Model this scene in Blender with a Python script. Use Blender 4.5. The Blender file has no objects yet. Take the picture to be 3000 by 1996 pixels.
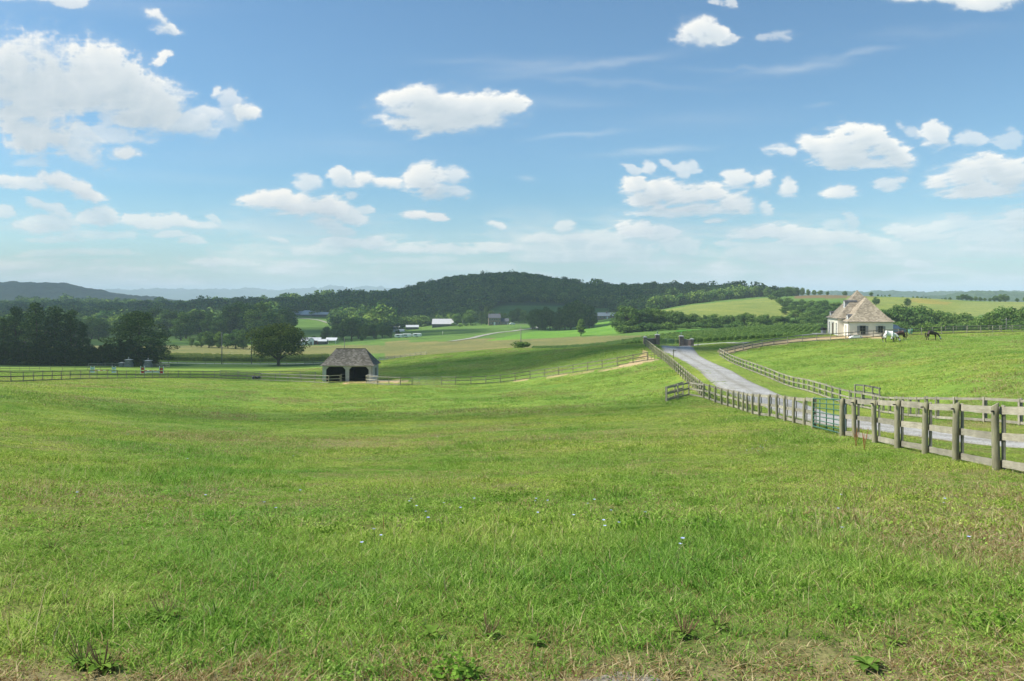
import bpy, bmesh, math, random
import numpy as np
from mathutils import Vector, Matrix
R=math.radians
random.seed(7); rng=np.random.default_rng(7)
SC=bpy.context.scene
COL=SC.collection
# ------------------------------------------------------------------ camera
F=2333.0; HZ=870.0                     # focal length and eye level measured on the photograph (3000 px wide)
cam_d=bpy.data.cameras.new('camera'); cam=bpy.data.objects.new('camera',cam_d); COL.objects.link(cam)
cam_d.sensor_width=36; cam_d.lens=36*F/3000; cam_d.clip_start=0.1; cam_d.clip_end=80000
cam_d.shift_y=-(998-HZ)/3000
cam.location=(0,0,0); cam.rotation_euler=(R(90),0,0)
SC.camera=cam
# ------------------------------------------------------------------ light
SUN_EL=R(50); SUN_AZ=R(-91)            # azimuth from +Y, negative = left
sd=Vector((math.sin(SUN_AZ)*math.cos(SUN_EL),math.cos(SUN_AZ)*math.cos(SUN_EL),math.sin(SUN_EL)))
w=bpy.data.worlds.new('World'); SC.world=w; w.use_nodes=True
nt=w.node_tree; bg=nt.nodes['Background']
sky=nt.nodes.new('ShaderNodeTexSky'); sky.sky_type='NISHITA'; sky.sun_disc=False
sky.sun_elevation=SUN_EL; sky.sun_rotation=SUN_AZ; sky.air_density=1.0; sky.dust_density=0.9; sky.ozone_density=1.6; sky.altitude=300
tint=nt.nodes.new('ShaderNodeMix'); tint.data_type='RGBA'; tint.blend_type='MULTIPLY'; tint.inputs[0].default_value=1; tint.inputs[7].default_value=(0.74,1.0,1.09,1); nt.links.new(sky.outputs[0],tint.inputs[6]); nt.links.new(tint.outputs[2],bg.inputs[0]); bg.inputs[1].default_value=0.086
sun_d=bpy.data.lights.new('sun','SUN'); sun=bpy.data.objects.new('sun',sun_d); COL.objects.link(sun)
sun_d.energy=5.0; sun_d.angle=R(0.5); sun_d.color=(1.0,0.95,0.86)
sun.rotation_euler=sd.to_track_quat('Z','Y').to_euler()
SC.view_settings.view_transform='Standard'; SC.view_settings.look='None'
SC.view_settings.exposure=0.6; SC.view_settings.gamma=1; SC.view_settings.use_curve_mapping=False
SC.render.engine='CYCLES'; cy=SC.cycles
cy.max_bounces=5; cy.diffuse_bounces=2; cy.glossy_bounces=1; cy.transmission_bounces=3; cy.volume_bounces=2
cy.transparent_max_bounces=8; cy.use_denoising=True; cy.caustics_reflective=False; cy.caustics_refractive=False
cy.sample_clamp_indirect=4; cy.use_adaptive_sampling=True; cy.adaptive_threshold=0.02
SC.render.use_persistent_data=False
# ------------------------------------------------------------------ noise
def _h(ix,iy,s):
    n=(ix.astype(np.int64)*374761393+iy.astype(np.int64)*668265263+s*1442695041)&0x7fffffff
    n=((n^(n>>13))*1274126177)&0x7fffffff
    return ((n^(n>>16))&0xffff)/65535.0
def vnoise(x,y,s=0):
    x=np.asarray(x,float); y=np.asarray(y,float)
    ix=np.floor(x); iy=np.floor(y); fx=x-ix; fy=y-iy
    fx=fx*fx*fx*(fx*(fx*6-15)+10); fy=fy*fy*fy*(fy*(fy*6-15)+10)
    a=_h(ix,iy,s); b=_h(ix+1,iy,s); c=_h(ix,iy+1,s); d=_h(ix+1,iy+1,s)
    return (a*(1-fx)+b*fx)*(1-fy)+(c*(1-fx)+d*fx)*fy
def fbm(x,y,o=5,s=0,g=0.5,l=2.03):
    t=0; a=1; n=0
    for i in range(o):
        t=t+a*(vnoise(x,y,s+i*17)-0.5); n+=a; a*=g; x=x*l+13.7; y=y*l+7.3
    return t/n*2                              # about -1..1
# ------------------------------------------------------------------ ground heights
CP=[]                                          # (px, py or None, depth, z or None)
def cp(px,D,py=None,z=None):
    if z is None: z=-(py-HZ)/F*D
    X=(px-1500)/F*D; CP.append((math.atan2(X,D),math.log(math.hypot(X,D)),z))
for px in (-500,0,750,1500,2250,3000,3500):
    cp(px,3.5,z=-1.7); cp(px,1.2,z=-1.62); cp(px,0.4,z=-1.6)
for px,D,z in [(1500,10,-2.8),(1500,20,-4.35),(1500,40,-7.0),(1500,80,-11.2),(750,10,-2.7),(750,20,-4.4),(750,40,-7.3),(750,80,-11.5),
               (0,10,-2.6),(0,20,-4.0),(0,40,-6.4),(0,70,-8.6),(-600,20,-3.5),(-600,80,-8),(-600,150,-12),(-600,300,-22),(2250,10,-2.7),(2250,20,-4.2),(2000,45,-7.2),
               (3000,10,-2.75),(3600,20,-4),(3600,60,-6),(3600,150,-6),(3600,300,-16),(3600,500,-12),(3600,800,-10)]: cp(px,D,z=z)
for px,py,D in [(2919,1378,17.3),(2710,1330,21.9),(2562,1298,26),(2466,1280,29.5),(2381,1256,36),(2276,1227,47),(2209,1216,53),(2061,1170,74),
    (1935,1053,127),(1889,1012,161),(2973,1312,30),(2997,1287,34),(2873,1242,42),(2577,1207,65),(2310,1132,95),(2110,1043,142),(2180,1128,86),
    (1975,1016,180),(2060,1068,128),(2000,1090,105),(1950,1120,98),(1800,1130,103),
    (2700,1073,98),(2873,1074,80),(2900,1000,130),(2200,1021,150),(2377,1001,150),(2547,991,147),(2680,984,147),(2800,979,150),(2990,972,155),(2560,981,158),
    (0,1120,100),(300,1114,122),(582,1109,150),(945,1115,143),(1030,1117,140),(1200,1127,130),(1490,1119,131),(1765,1079,127),(1500,1022,205),(1200,1047,215),(1800,1011,190),
    (900,1090,200),(600,1091,200),(300,1091,200),(0,1088,200),(900,1067,300),(600,1067,300),(300,1066,290),(0,1066,280),(600,1030,400),(900,1031,400),(300,1028,410),(600,1013,470),(900,1014,470),
    (1200,1012,430),(1200,990,500),(1200,967,700),(1500,999,420),(1500,952,680),(1500,912,850),(1750,989,400),(1750,960,590),(1750,938,750),(1750,912,870),
    (850,932,850),(900,985,620),(600,1000,540),(600,950,850),(300,985,640),
    (1925,1010,190),(2026,1012,192),(2200,1000,200),(2200,985,250),(2200,971,350),(1950,998,240),(1950,976,370),(2400,974,175),(2400,968,300),
    (2000,922,500),(2000,897,700),(2200,921,520),(2250,878,700),(2420,903,600),(2420,866,760),(2600,900,550),(2600,871,700),(2850,915,520),(2850,885,650),(3000,912,520),(3000,887,650)]: cp(px,D,py=py)
for px,D,z in [(1500,170,-13.7),(1500,270,-19.5),(1500,330,-22.5),(1200,170,-15.6),(1200,270,-21),(1200,330,-24.5),(1200,900,-22),(1200,1050,-4),
    (1750,230,-15.5),(1750,320,-20.5),(1950,440,-17.5),(2200,430,-17.0),(2420,450,-18),(2600,180,-8.3),(2600,250,-17),(2600,320,-21.5),(2600,450,-17),
    (2850,175,-7.6),(2850,230,-15),(2850,320,-22),(2850,420,-20),(3050,175,-7.6),(3050,230,-14),(3050,400,-20),
    (2600,900,-6),(2900,900,-9),(2600,1500,-30),(2900,1500,-30),(2420,1000,-8),(2420,1500,-30),
    (900,1000,-16),(600,1050,-24),(300,900,-30),(0,420,-28),(0,700,-31),(0,1000,-28),(0,1450,-20),(300,1450,-20),(600,1450,-21),(900,1400,-17),(900,1200,-14),
    (1000,1200,-9),(1100,1200,-5),(1200,1200,5),(1300,1200,17),(1380,1200,24),(1480,1200,24),(1590,1200,22),(1660,1200,15),(1715,1200,6),(1800,1200,5),(1950,1200,7),(2050,1150,7),(2150,1100,-2),(2250,1000,-4),
    (1350,1050,6),(1500,1020,6),(1650,1020,4),(1850,1000,0),(1200,1450,-14),(1500,1450,0),(1800,1450,-5),(2100,1450,-15)]: cp(px,D,z=z)
for px in range(-600,3700,600):
    cp(px,2000,z=-34); cp(px,4500,z=-40); cp(px,14000,z=-60)
CPA=np.array(CP); AZS=2.2
QW=9.0
def _tps(d2): return 0.5*d2*np.log(d2+1e-9)
_P=np.c_[CPA[:,0]*AZS,CPA[:,1]]; _q=CPA[:,2]/(np.exp(CPA[:,1])+QW)
_n=len(_P); _K=_tps(((_P[:,None]-_P[None])**2).sum(-1))+np.eye(_n)*2e-5
_A=np.zeros((_n+3,_n+3)); _A[:_n,:_n]=_K; _A[:_n,_n]=1; _A[:_n,_n+1:]=_P; _A[_n,:_n]=1; _A[_n+1:,:_n]=_P.T
_W=np.linalg.solve(_A,np.r_[_q,np.zeros(3)])
def ground(x,y):
    x=np.asarray(x,float); y=np.asarray(y,float); sh=np.broadcast(x,y).shape
    x=np.broadcast_to(x,sh).ravel(); y=np.broadcast_to(y,sh).ravel()
    r=np.clip(np.hypot(x,y),0.4,14500); az=np.arctan2(x,y)
    az=np.clip(np.tanh(az/0.95)*0.95,-0.8,0.8)*1.0 if False else np.clip(az,-0.78,0.78)
    L=np.log(r); out=np.empty(len(r))
    for i in range(0,len(r),20000):
        p=np.c_[az[i:i+20000]*AZS,L[i:i+20000]]
        d2=((p[:,None]-_P[None])**2).sum(-1)
        out[i:i+20000]=_tps(d2)@_W[:_n]+_W[_n]+p@_W[_n+1:]
    z=out*(r+QW)
    z=z+fbm(x/7.0,y/7.0,3,5)*0.09*np.clip((r-4)/10,0,1)*np.clip(1-(r-60)/80,0.25,1)+fbm(x/60,y/60,2,9)*0.8*np.clip((r-250)/200,0,1)
    return z.reshape(sh) if sh else float(z[0])
def gz(x,y): return float(ground(np.array([x]),np.array([y]))[0])
def hit(px,py,lo=2.0,hi=2500.0):
    """world point of the ground seen at photo pixel (px,py), searched between depths lo and hi"""
    D=np.exp(np.linspace(math.log(lo),math.log(hi),500)); X=(px-1500)/F*D; zr=-(py-HZ)/F*D
    g=ground(X,D)-zr; k=np.where((g[:-1]<0)&(g[1:]>=0))[0]
    if len(k):
        i=k[0]; t=-g[i]/(g[i+1]-g[i]); d=D[i]+(D[i+1]-D[i])*t
    else:
        i=int(np.argmax(g/D)); d=D[i]
        print('NOHIT',px,py,'lo',lo,'hi',hi,'D',round(float(d),1),'miss px',round(float(g[i]/d*F),1))
    X=(px-1500)/F*d; return Vector((X,d,gz(X,d)))
def at(px,D):
    X=(px-1500)/F*D; return Vector((X,D,gz(X,D)))
def ztop(py,D): return -(py-HZ)/F*D
# ------------------------------------------------------------------ materials
def newmat(name):
    m=bpy.data.materials.new(name); m.use_nodes=True; n=m.node_tree.nodes; l=m.node_tree.links
    return m,n,l,n['Principled BSDF']
def setp(b,rough=0.8,spec=0.3,metal=0):
    b.inputs['Roughness'].default_value=rough; b.inputs['Specular IOR Level'].default_value=spec; b.inputs['Metallic'].default_value=metal
def noise_node(n,l,scale,coord,detail=5,rough=0.55,dist=0):
    t=n.new('ShaderNodeTexNoise'); t.inputs['Scale'].default_value=scale; t.inputs['Detail'].default_value=detail; t.inputs['Roughness'].default_value=rough
    t.inputs['Distortion'].default_value=dist
    l.new(coord,t.inputs['Vector']); return t.outputs['Fac']
def ramp(n,l,fac,stops):
    r=n.new('ShaderNodeValToRGB'); e=r.color_ramp.elements
    while len(e)<len(stops): e.new(0.5)
    for i,(p,c) in enumerate(stops): e[i].position=p; e[i].color=(*c,1)
    l.new(fac,r.inputs[0]); return r.outputs[0]
def mix(n,l,fac,a,b,mode='MIX'):
    m=n.new('ShaderNodeMix'); m.data_type='RGBA'; m.blend_type=mode
    if isinstance(fac,(int,float)): m.inputs[0].default_value=fac
    else: l.new(fac,m.inputs[0])
    for s,v in ((6,a),(7,b)):
        if isinstance(v,tuple): m.inputs[s].default_value=(*v,1)
        else: l.new(v,m.inputs[s])
    return m.outputs[2]
def math_(n,l,op,a,b=None):
    m=n.new('ShaderNodeMath'); m.operation=op
    for i,v in enumerate((a,b)):
        if v is None: continue
        if isinstance(v,(int,float)): m.inputs[i].default_value=v
        else: l.new(v,m.inputs[i])
    return m.outputs[0]
def bump(n,l,b,h,strength=0.4,dist=0.02):
    k=n.new('ShaderNodeBump'); k.inputs['Strength'].default_value=strength; k.inputs['Distance'].default_value=dist
    l.new(h,k.inputs['Height']); l.new(k.outputs[0],b.inputs['Normal'])
def simple(name,c1,c2,scale=3,rough=0.8,spec=0.3,metal=0,bmp=0.2,bd=0.01,stretch=None,coord='Object',detail=5):
    m,n,l,b=newmat(name); setp(b,rough,spec,metal)
    tc=n.new('ShaderNodeTexCoord'); co=tc.outputs[coord]
    if stretch:
        mp=n.new('ShaderNodeMapping'); mp.inputs['Scale'].default_value=stretch; l.new(co,mp.inputs[0]); co=mp.outputs[0]
    f=noise_node(n,l,scale,co,detail)
    l.new(ramp(n,l,f,[(0.3,c1),(0.7,c2)]),b.inputs['Base Color'])
    if bmp: bump(n,l,b,f,bmp,bd)
    return m
# ------------------------------------------------------------------ mesh helpers
def mesh_np(name,V,Fc,mat=None,attrs=None,smooth=False):
    """V (n,3), Fc (m,k) faces all of one size"""
    me=bpy.data.meshes.new(name); V=np.asarray(V,np.float32); Fc=np.asarray(Fc,np.int32)
    me.vertices.add(len(V)); me.vertices.foreach_set('co',V.ravel())
    m,k=Fc.shape; me.loops.add(m*k); me.loops.foreach_set('vertex_index',Fc.ravel())
    me.polygons.add(m); me.polygons.foreach_set('loop_start',np.arange(0,m*k,k,dtype=np.int32)); 
    me.polygons.foreach_set('use_smooth',np.full(m,smooth))
    me.update(calc_edges=True)
    for nm,(ty,arr) in (attrs or {}).items():
        a=me.attributes.new(nm,ty,'POINT')
        a.data.foreach_set({'FLOAT':'value','INT':'value','FLOAT_COLOR':'color','FLOAT_VECTOR':'vector'}[ty],np.ascontiguousarray(arr,dtype=np.int32 if ty=='INT' else np.float32).ravel())
    if mat: me.materials.append(mat)
    return me
def link(name,me,parent=None):
    o=bpy.data.objects.new(name,me); COL.objects.link(o)
    if parent: o.parent=parent
    return o
def tag(o,label=None,cat=None,group=None,kind=None):
    if label: o['label']=label
    if cat: o['category']=cat
    if group: o['group']=group
    if kind: o['kind']=kind
    return o
def empty(name,loc=(0,0,0),rz=0.0):
    o=bpy.data.objects.new(name,None); COL.objects.link(o); o.location=loc; o.rotation_euler=(0,0,rz); o.empty_display_size=0.3; return o
def copy_tree(o,parent=None):
    c=o.copy(); COL.objects.link(c); c.parent=parent
    for ch in list(o.children): copy_tree(ch,c)
    return c
class MB:
    def __init__(s): s.v=[]; s.f=[]
    def add(s,vs,fs):
        k=len(s.v); s.v+= [tuple(v) for v in vs]; s.f+=[tuple(i+k for i in f) for f in fs]; return s
    def box(s,x0,x1,y0,y1,z0,z1):
        return s.add([(x0,y0,z0),(x1,y0,z0),(x1,y1,z0),(x0,y1,z0),(x0,y0,z1),(x1,y0,z1),(x1,y1,z1),(x0,y1,z1)],
          [(0,3,2,1),(4,5,6,7),(0,1,5,4),(1,2,6,5),(2,3,7,6),(3,0,4,7)])
    def prism(s,poly,axis,a,b):
        """poly: list of 2D points; extruded along axis between a and b. axis y: (x,z); axis x: (y,z); axis z: (x,y)"""
        def p(u,v,t): return {'x':(t,u,v),'y':(u,t,v),'z':(u,v,t)}[axis]
        n=len(poly); vs=[p(u,v,a) for u,v in poly]+[p(u,v,b) for u,v in poly]
        return s.add(vs,[tuple(range(n))[::-1],tuple(range(n,2*n))]+[(i,(i+1)%n,n+(i+1)%n,n+i) for i in range(n)])
    def tube(s,pts,rad,n=8,cap=True):
        pts=[Vector(p) for p in pts]; rs=rad if isinstance(rad,(list,tuple)) else [rad]*len(pts)
        k=len(s.v); prev=None
        for i,p in enumerate(pts):
            d=(pts[min(i+1,len(pts)-1)]-pts[max(i-1,0)]).normalized()
            if prev is None:
                u=d.orthogonal().normalized()
            else: u=(prev-d*prev.dot(d)).normalized()
            prev=u; v=d.cross(u)
            for j in range(n):
                a=2*math.pi*j/n; s.v.append(tuple(p+(u*math.cos(a)+v*math.sin(a))*rs[i]))
        for i in range(len(pts)-1):
            for j in range(n): s.f.append((k+i*n+j,k+i*n+(j+1)%n,k+(i+1)*n+(j+1)%n,k+(i+1)*n+j))
        if cap: s.f.append(tuple(k+j for j in range(n))[::-1]); s.f.append(tuple(k+(len(pts)-1)*n+j for j in range(n)))
        return s
    def lathe(s,prof,cx=0,cy=0,n=14):
        k=len(s.v)
        for r,z in prof:
            for j in range(n):
                a=2*math.pi*j/n; s.v.append((cx+r*math.cos(a),cy+r*math.sin(a),z))
        for i in range(len(prof)-1):
            for j in range(n): s.f.append((k+i*n+j,k+i*n+(j+1)%n,k+(i+1)*n+(j+1)%n,k+(i+1)*n+j))
        s.f.append(tuple(k+j for j in range(n))[::-1]); s.f.append(tuple(k+(len(prof)-1)*n+j for j in range(n))); return s
    def xf(s,M,start=0):
        for i in range(start,len(s.v)): s.v[i]=tuple(M@Vector(s.v[i]))
        return s
    def mesh(s,name,mat,smooth=False,bevel=0):
        me=bpy.data.meshes.new(name); me.from_pydata(s.v,[],s.f); 
        bm=bmesh.new(); bm.from_mesh(me); bmesh.ops.recalc_face_normals(bm,faces=bm.faces)
        if bevel: bmesh.ops.bevel(bm,geom=bm.edges[:],offset=bevel,segments=1,affect='EDGES',clamp_overlap=True)
        bm.to_mesh(me); bm.free()
        if smooth: me.polygons.foreach_set('use_smooth',[True]*len(me.polygons))
        for m in (mat if isinstance(mat,(list,tuple)) else [mat]): me.materials.append(m)
        me.update(); return me
    def build(s,name,mat,parent=None,smooth=False,bevel=0):
        return link(name,s.mesh(name,mat,smooth,bevel),parent)
def inpoly(px,py,poly):
    px=np.asarray(px); py=np.asarray(py); r=np.zeros(px.shape,bool); n=len(poly)
    for i in range(n):
        x0,y0=poly[i]; x1,y1=poly[(i+1)%n]
        if y0==y1: continue
        c=((y0>py)!=(y1>py))&(px<(x1-x0)*(py-y0)/(y1-y0)+x0); r^=c
    return r
# ------------------------------------------------------------------ fields: crop, soil and grass colours on the terrain, the mound partly shaded
# (kind, outline, depth range); outlines were surveyed from the photograph and belong to the ground
C_PAST=(0.16,0.26,0.045); C_MOUND=(0.13,0.22,0.04); C_BROWN=(0.17,0.18,0.07); C_CORN=(0.09,0.17,0.030); C_BRIGHT=(0.12,0.26,0.035)
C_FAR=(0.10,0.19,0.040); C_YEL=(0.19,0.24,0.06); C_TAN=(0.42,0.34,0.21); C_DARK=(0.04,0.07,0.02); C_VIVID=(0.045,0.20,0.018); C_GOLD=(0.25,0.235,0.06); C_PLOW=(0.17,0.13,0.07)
C_MOWN=(0.18,0.26,0.05); C_LIGHT=(0.20,0.25,0.075)
FIELDS=[
 (C_FAR,[(-900,700),(3900,700),(3900,1075),(-900,1075)],230,5000),
 (C_MOUND,[(1100,1120),(1100,1045),(1500,1015),(1900,1005),(1880,1060),(1500,1120)],132,240),  # same pasture grass, part of its cloud shadow put into a darker colour
 (C_CORN,[(-200,1060),(480,1040),(960,1042),(960,1066),(-200,1070)],305,372),
 (C_BROWN,[(-200,1042),(1240,1050),(1240,1012),(-200,1012)],372,500),
 (C_BROWN,[(1130,1060),(1130,1000),(1400,992),(1760,985),(2080,980),(2080,1010),(1540,1030)],300,470),
 (C_BRIGHT,[(1420,1000),(1540,975),(1700,950),(1800,938),(1900,945),(2010,975),(2010,985),(1700,990)],425,800),
 (C_FAR,[(1200,1003),(1330,1000),(1530,968),(1500,955),(1200,960)],430,700),
 (C_VIVID,[(1980,985),(1980,960),(2420,960),(2420,980)],345,412),
 (C_CORN,[(1545,1030),(1545,985),(2420,968),(2420,1005)],200,345),
 (C_YEL,[(1925,912),(2030,893),(2262,872),(2340,925),(2250,935),(1900,930)],470,780),
 (C_PLOW,[(2330,876),(2330,862),(2560,862),(2560,872)],600,900),
 (C_YEL,[(2480,925),(2480,868),(2760,874),(2840,884),(2840,905),(2750,925)],470,820),
 (C_GOLD,[(2640,882),(2680,874),(2790,885),(2780,893),(2700,889)],470,820),
 (C_LIGHT,[(2780,925),(2830,884),(3200,884),(3200,925)],470,820),
 (C_TAN,[(2080,1034),(2130,1016),(2250,1000),(2420,984),(2600,984),(2600,991),(2420,996),(2260,1012),(2140,1036)],135,165),
 (C_MOWN,[(1900,1012),(2080,1003),(2120,1046),(2330,1135),(2600,1215),(2900,1248),(3400,1265),(3400,1420),(2900,1375),(2480,1282),(2180,1205),(2050,1168),(1945,1060)],15,190),
 (C_TAN,[(1500,1118),(1790,1080),(1860,1056),(1880,1040),(1884,1024),(1892,1026),(1900,1045),(1930,1054),(1880,1066),(1800,1082),(1700,1097)],100,150),
 (C_TAN,[(1000,1126),(1010,1118),(1090,1118),(1100,1114),(1190,1113),(1200,1118),(1165,1122),(1060,1121)],118,160),
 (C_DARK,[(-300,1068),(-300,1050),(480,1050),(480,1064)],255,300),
]
AZ=np.concatenate([np.linspace(-math.pi,-0.80,40,endpoint=False),np.linspace(-0.80,0.80,780),np.linspace(0.80,math.pi,40)[1:]])
RR=np.exp(np.linspace(math.log(0.5),math.log(14000),560))
AZg,Rg=np.meshgrid(AZ,RR); GX=np.sin(AZg)*Rg; GY=np.cos(AZg)*Rg; GZ=ground(GX,GY)
na,nr=len(AZ),len(RR)
V=np.stack([GX,GY,GZ],-1).reshape(-1,3)
yy=np.maximum(GY,1e-3); PX=1500+F*GX/yy; PY=HZ-F*GZ/yy; PX[GY<=0]=-9e9
colr=np.empty((nr,na,3)); colr[:]=C_PAST
wob=fbm(GX/25,GY/25,3,3)*1.2
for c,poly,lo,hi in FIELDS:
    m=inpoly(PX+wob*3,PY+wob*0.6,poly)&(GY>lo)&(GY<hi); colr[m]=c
colr[(GY>900)|((GY<=0)&(Rg>300))]=(0.05,0.085,0.03)
# worn, dry ground right at the viewpoint and drier grass towards lower right
def dryness(x,y):
    r=np.hypot(x,y); n=fbm(x/1.1,y/1.1,4,21); n2=fbm(x/6,y/6,3,33)
    near=np.clip((4.05+0.45*n+0.04*np.clip(x,-2,4)-y)/0.6,0,1)
    right=np.clip((x-2.5)/6,0,1)*np.clip((20-y)/12,0,1)*0.75
    d=near*0.8+right+np.clip(n2*1.3-0.08,0,0.6)*0.7+np.clip(n-0.25,0,1)*0.4
    return np.clip(d,0,1)
dr=dryness(GX,GY)*(Rg<60)
nearf=np.clip((75-Rg)/40,0,1)[...,None]; colr=colr*(1-nearf)+np.array([0.15,0.17,0.05])*nearf   # thatch and soil; gaps between the blades painted darker for contrast
idx=np.arange(nr*na).reshape(nr,na)
Fq=np.stack([idx[:-1,:-1],idx[:-1,1:],idx[1:,1:],idx[1:,:-1]],-1).reshape(-1,4)
def terrain_mat():
    m,n,l,b=newmat('meadow_ground'); setp(b,0.95,0.1)
    g=n.new('ShaderNodeNewGeometry'); pos=g.outputs['Position']
    a=n.new('ShaderNodeAttribute'); a.attribute_name='field'
    dry=n.new('ShaderNodeAttribute'); dry.attribute_name='dry'
    f1=noise_node(n,l,0.05,pos,6,0.6); f2=noise_node(n,l,0.5,pos,8,0.72); f3=noise_node(n,l,9,pos,6,0.8)
    mp=n.new('ShaderNodeMapping'); mp.inputs['Scale'].default_value=(0.02,0.10,0.1); l.new(pos,mp.inputs[0]); f4=noise_node(n,l,1,mp.outputs[0],5,0.6)
    c=mix(n,l,1.0,a.outputs['Color'],ramp(n,l,f1,[(0.3,(0.78,0.86,0.8)),(0.7,(1.2,1.1,1.05))]),'MULTIPLY')
    c=mix(n,l,1.0,c,ramp(n,l,f4,[(0.3,(0.82,0.9,0.85)),(0.7,(1.18,1.08,1.1))]),'MULTIPLY')
    c=mix(n,l,1.0,c,ramp(n,l,f2,[(0.3,(0.62,0.72,0.62)),(0.7,(1.35,1.22,1.3))]),'MULTIPLY')
    c=mix(n,l,1.0,c,ramp(n,l,f3,[(0.3,(0.55,0.6,0.5)),(0.7,(1.4,1.3,1.3))]),'MULTIPLY')
    soil=ramp(n,l,f3,[(0.35,(0.10,0.075,0.04)),(0.65,(0.32,0.25,0.14))])
    c=mix(n,l,dry.outputs['Fac'],c,soil)
    l.new(c,b.inputs['Base Color'])
    bump(n,l,b,f2,0.5,0.3)
    return m
TM=terrain_mat()
me=mesh_np('ground',V,Fq,TM,{'field':('FLOAT_COLOR',np.c_[colr.reshape(-1,3),np.ones(nr*na)]),'dry':('FLOAT',dr.ravel())},smooth=True)
terrain=tag(link('ground',me),kind='structure')
# ------------------------------------------------------------------ gravel roads, laid as sheets just over the ground
def smooth_path(P,n=8):
    out=[]
    for i in range(len(P)-1):
        p0=P[max(i-1,0)]; p1=P[i]; p2=P[i+1]; p3=P[min(i+2,len(P)-1)]
        for k in range(n):
            t=k/n; out.append(0.5*((2*p1)+(p2-p0)*t+(2*p0-5*p1+4*p2-p3)*t*t+(3*p1-p0-3*p2+p3)*t**3))
    out.append(P[-1]); return out
def ribbon(name,pts,width,mat,lift=0.03,nw=7,rag=0.12,seed=1,step=8):
    P=smooth_path([Vector((p[0],p[1])) for p in pts],step); vs=[];fs=[]
    ws=width if isinstance(width,(list,tuple)) else [width]*len(pts)
    for i,p in enumerate(P):
        d=(P[min(i+1,len(P)-1)]-P[max(i-1,0)]).normalized(); nrm=Vector((-d.y,d.x))
        u=i/step; k=int(min(u,len(ws)-2)); wd=ws[k]+(ws[k+1]-ws[k])*(u-k)
        for j in range(nw):
            s=(j/(nw-1)-0.5); e=(rag*float(fbm(p.x/0.9+j*9,p.y/0.9,3,seed)) if j in(0,nw-1) else 0)
            q=p+nrm*(s*wd+e); vs.append((q.x,q.y,0))
    vs=np.array(vs); vs[:,2]=ground(vs[:,0],vs[:,1])+lift
    jj=np.arange(len(vs))%nw; vs[:,2]+=np.where((jj==0)|(jj==nw-1),-0.07,0.0)
    for i in range(len(P)-1):
        for j in range(nw-1): fs.append((i*nw+j,i*nw+j+1,(i+1)*nw+j+1,(i+1)*nw+j))
    u_=np.abs(jj/(nw-1)-.5)*2; me=mesh_np(name,vs,fs,mat,{'across':('FLOAT',np.where(u_>.9,1,np.where(u_<.12,.75,0)))},smooth=True); return tag(link(name,me),kind='structure')
def gravel_mat(name,c1,c2):
    m,n,l,b=newmat(name); setp(b,0.9,0.2)
    g=n.new('ShaderNodeNewGeometry'); pos=g.outputs['Position']
    f1=noise_node(n,l,1.2,pos,6,0.65); v=n.new('ShaderNodeTexVoronoi'); v.inputs['Scale'].default_value=26; l.new(pos,v.inputs['Vector'])
    f3=noise_node(n,l,0.25,pos,4,0.6)
    c=ramp(n,l,f1,[(0.3,c1),(0.72,c2)])
    c=mix(n,l,1.0,c,ramp(n,l,v.outputs['Color'],[(0.2,(0.55,0.55,0.55)),(0.9,(1.3,1.3,1.3))]),'MULTIPLY')
    c=mix(n,l,1.0,c,ramp(n,l,f3,[(0.35,(0.82,0.81,0.77)),(0.65,(1.1,1.1,1.1))]),'MULTIPLY')
    uvt=n.new('ShaderNodeAttribute'); uvt.attribute_name='across'; c=mix(n,l,uvt.outputs['Fac'],c,mix(n,l,1.0,c,(0.72,0.70,0.62),'MULTIPLY'))
    l.new(c,b.inputs['Base Color']); bump(n,l,b,v.outputs['Distance'],0.6,0.03); return m
GRAV=gravel_mat('gravel',(0.31,0.305,0.29),(0.48,0.475,0.46))
DROADPX=[(1978,1013,182),(1990,1029,0),(2013,1045,0),(2062,1071,0),(2120,1102,0),(2175,1133,0),(2235,1164,0),(2330,1200,0),(2480,1236,0),(2620,1259,0),(2833,1288,0),(2985,1302,0)]
road_pts=[]
for px,py,D in DROADPX:
    p=at(px,D) if D else hit(px,py,24,180); road_pts.append(p)
for k in range(4):
    d=(road_pts[-1]-road_pts[-2]); d.z=0; d.normalize(); q=road_pts[-1]+d*6; road_pts.append(Vector((q.x,q.y,gz(q.x,q.y))))
print('ROAD',[(round(p.x,1),round(p.y,1),round(p.z,1)) for p in road_pts])
ribbon('gravel_driveway',road_pts,[7.5,6.2,5.6,5.3,5.2,5.1,5.0,4.7,4.3,4.1,4.0,4.0,4,4,4,4],GRAV,0.07,9)
sp=[at(1985,177)]+[hit(px,py,140,200) for px,py in ((2040,1010),(2090,1005),(2140,1001))]+[at(2190,172),at(2280,170),at(2390,168)]
ribbon('house_lane',sp,3.0,GRAV,0.05,5)
ribbon('valley_road',[at(px,303) for px in (-300,100,400,700,960,1100,1300)],4.2,gravel_mat('pale_asphalt',(0.34,0.35,0.36),(0.42,0.43,0.44)),0.05,5)
ribbon('farm_track',[hit(px,py,420,700) for px,py in ((1320,1001),(1390,990),(1450,977),(1510,970),(1560,963))]+[at(1585,660),at(1560,690),at(1500,700)],4.5,gravel_mat('pale_gravel',(0.30,0.30,0.26),(0.42,0.42,0.37)),0.3,5)
ribbon('hill_track',[hit(px,py,600,860) for px,py in ((860,932),(905,935),(935,939),(965,948),(985,953))],4,bpy.data.materials['pale_gravel'],0.3,5)
c0=hit(1815,1990,2,8)
vs=[(c0.x,c0.y,0)]; fs=[]
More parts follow.
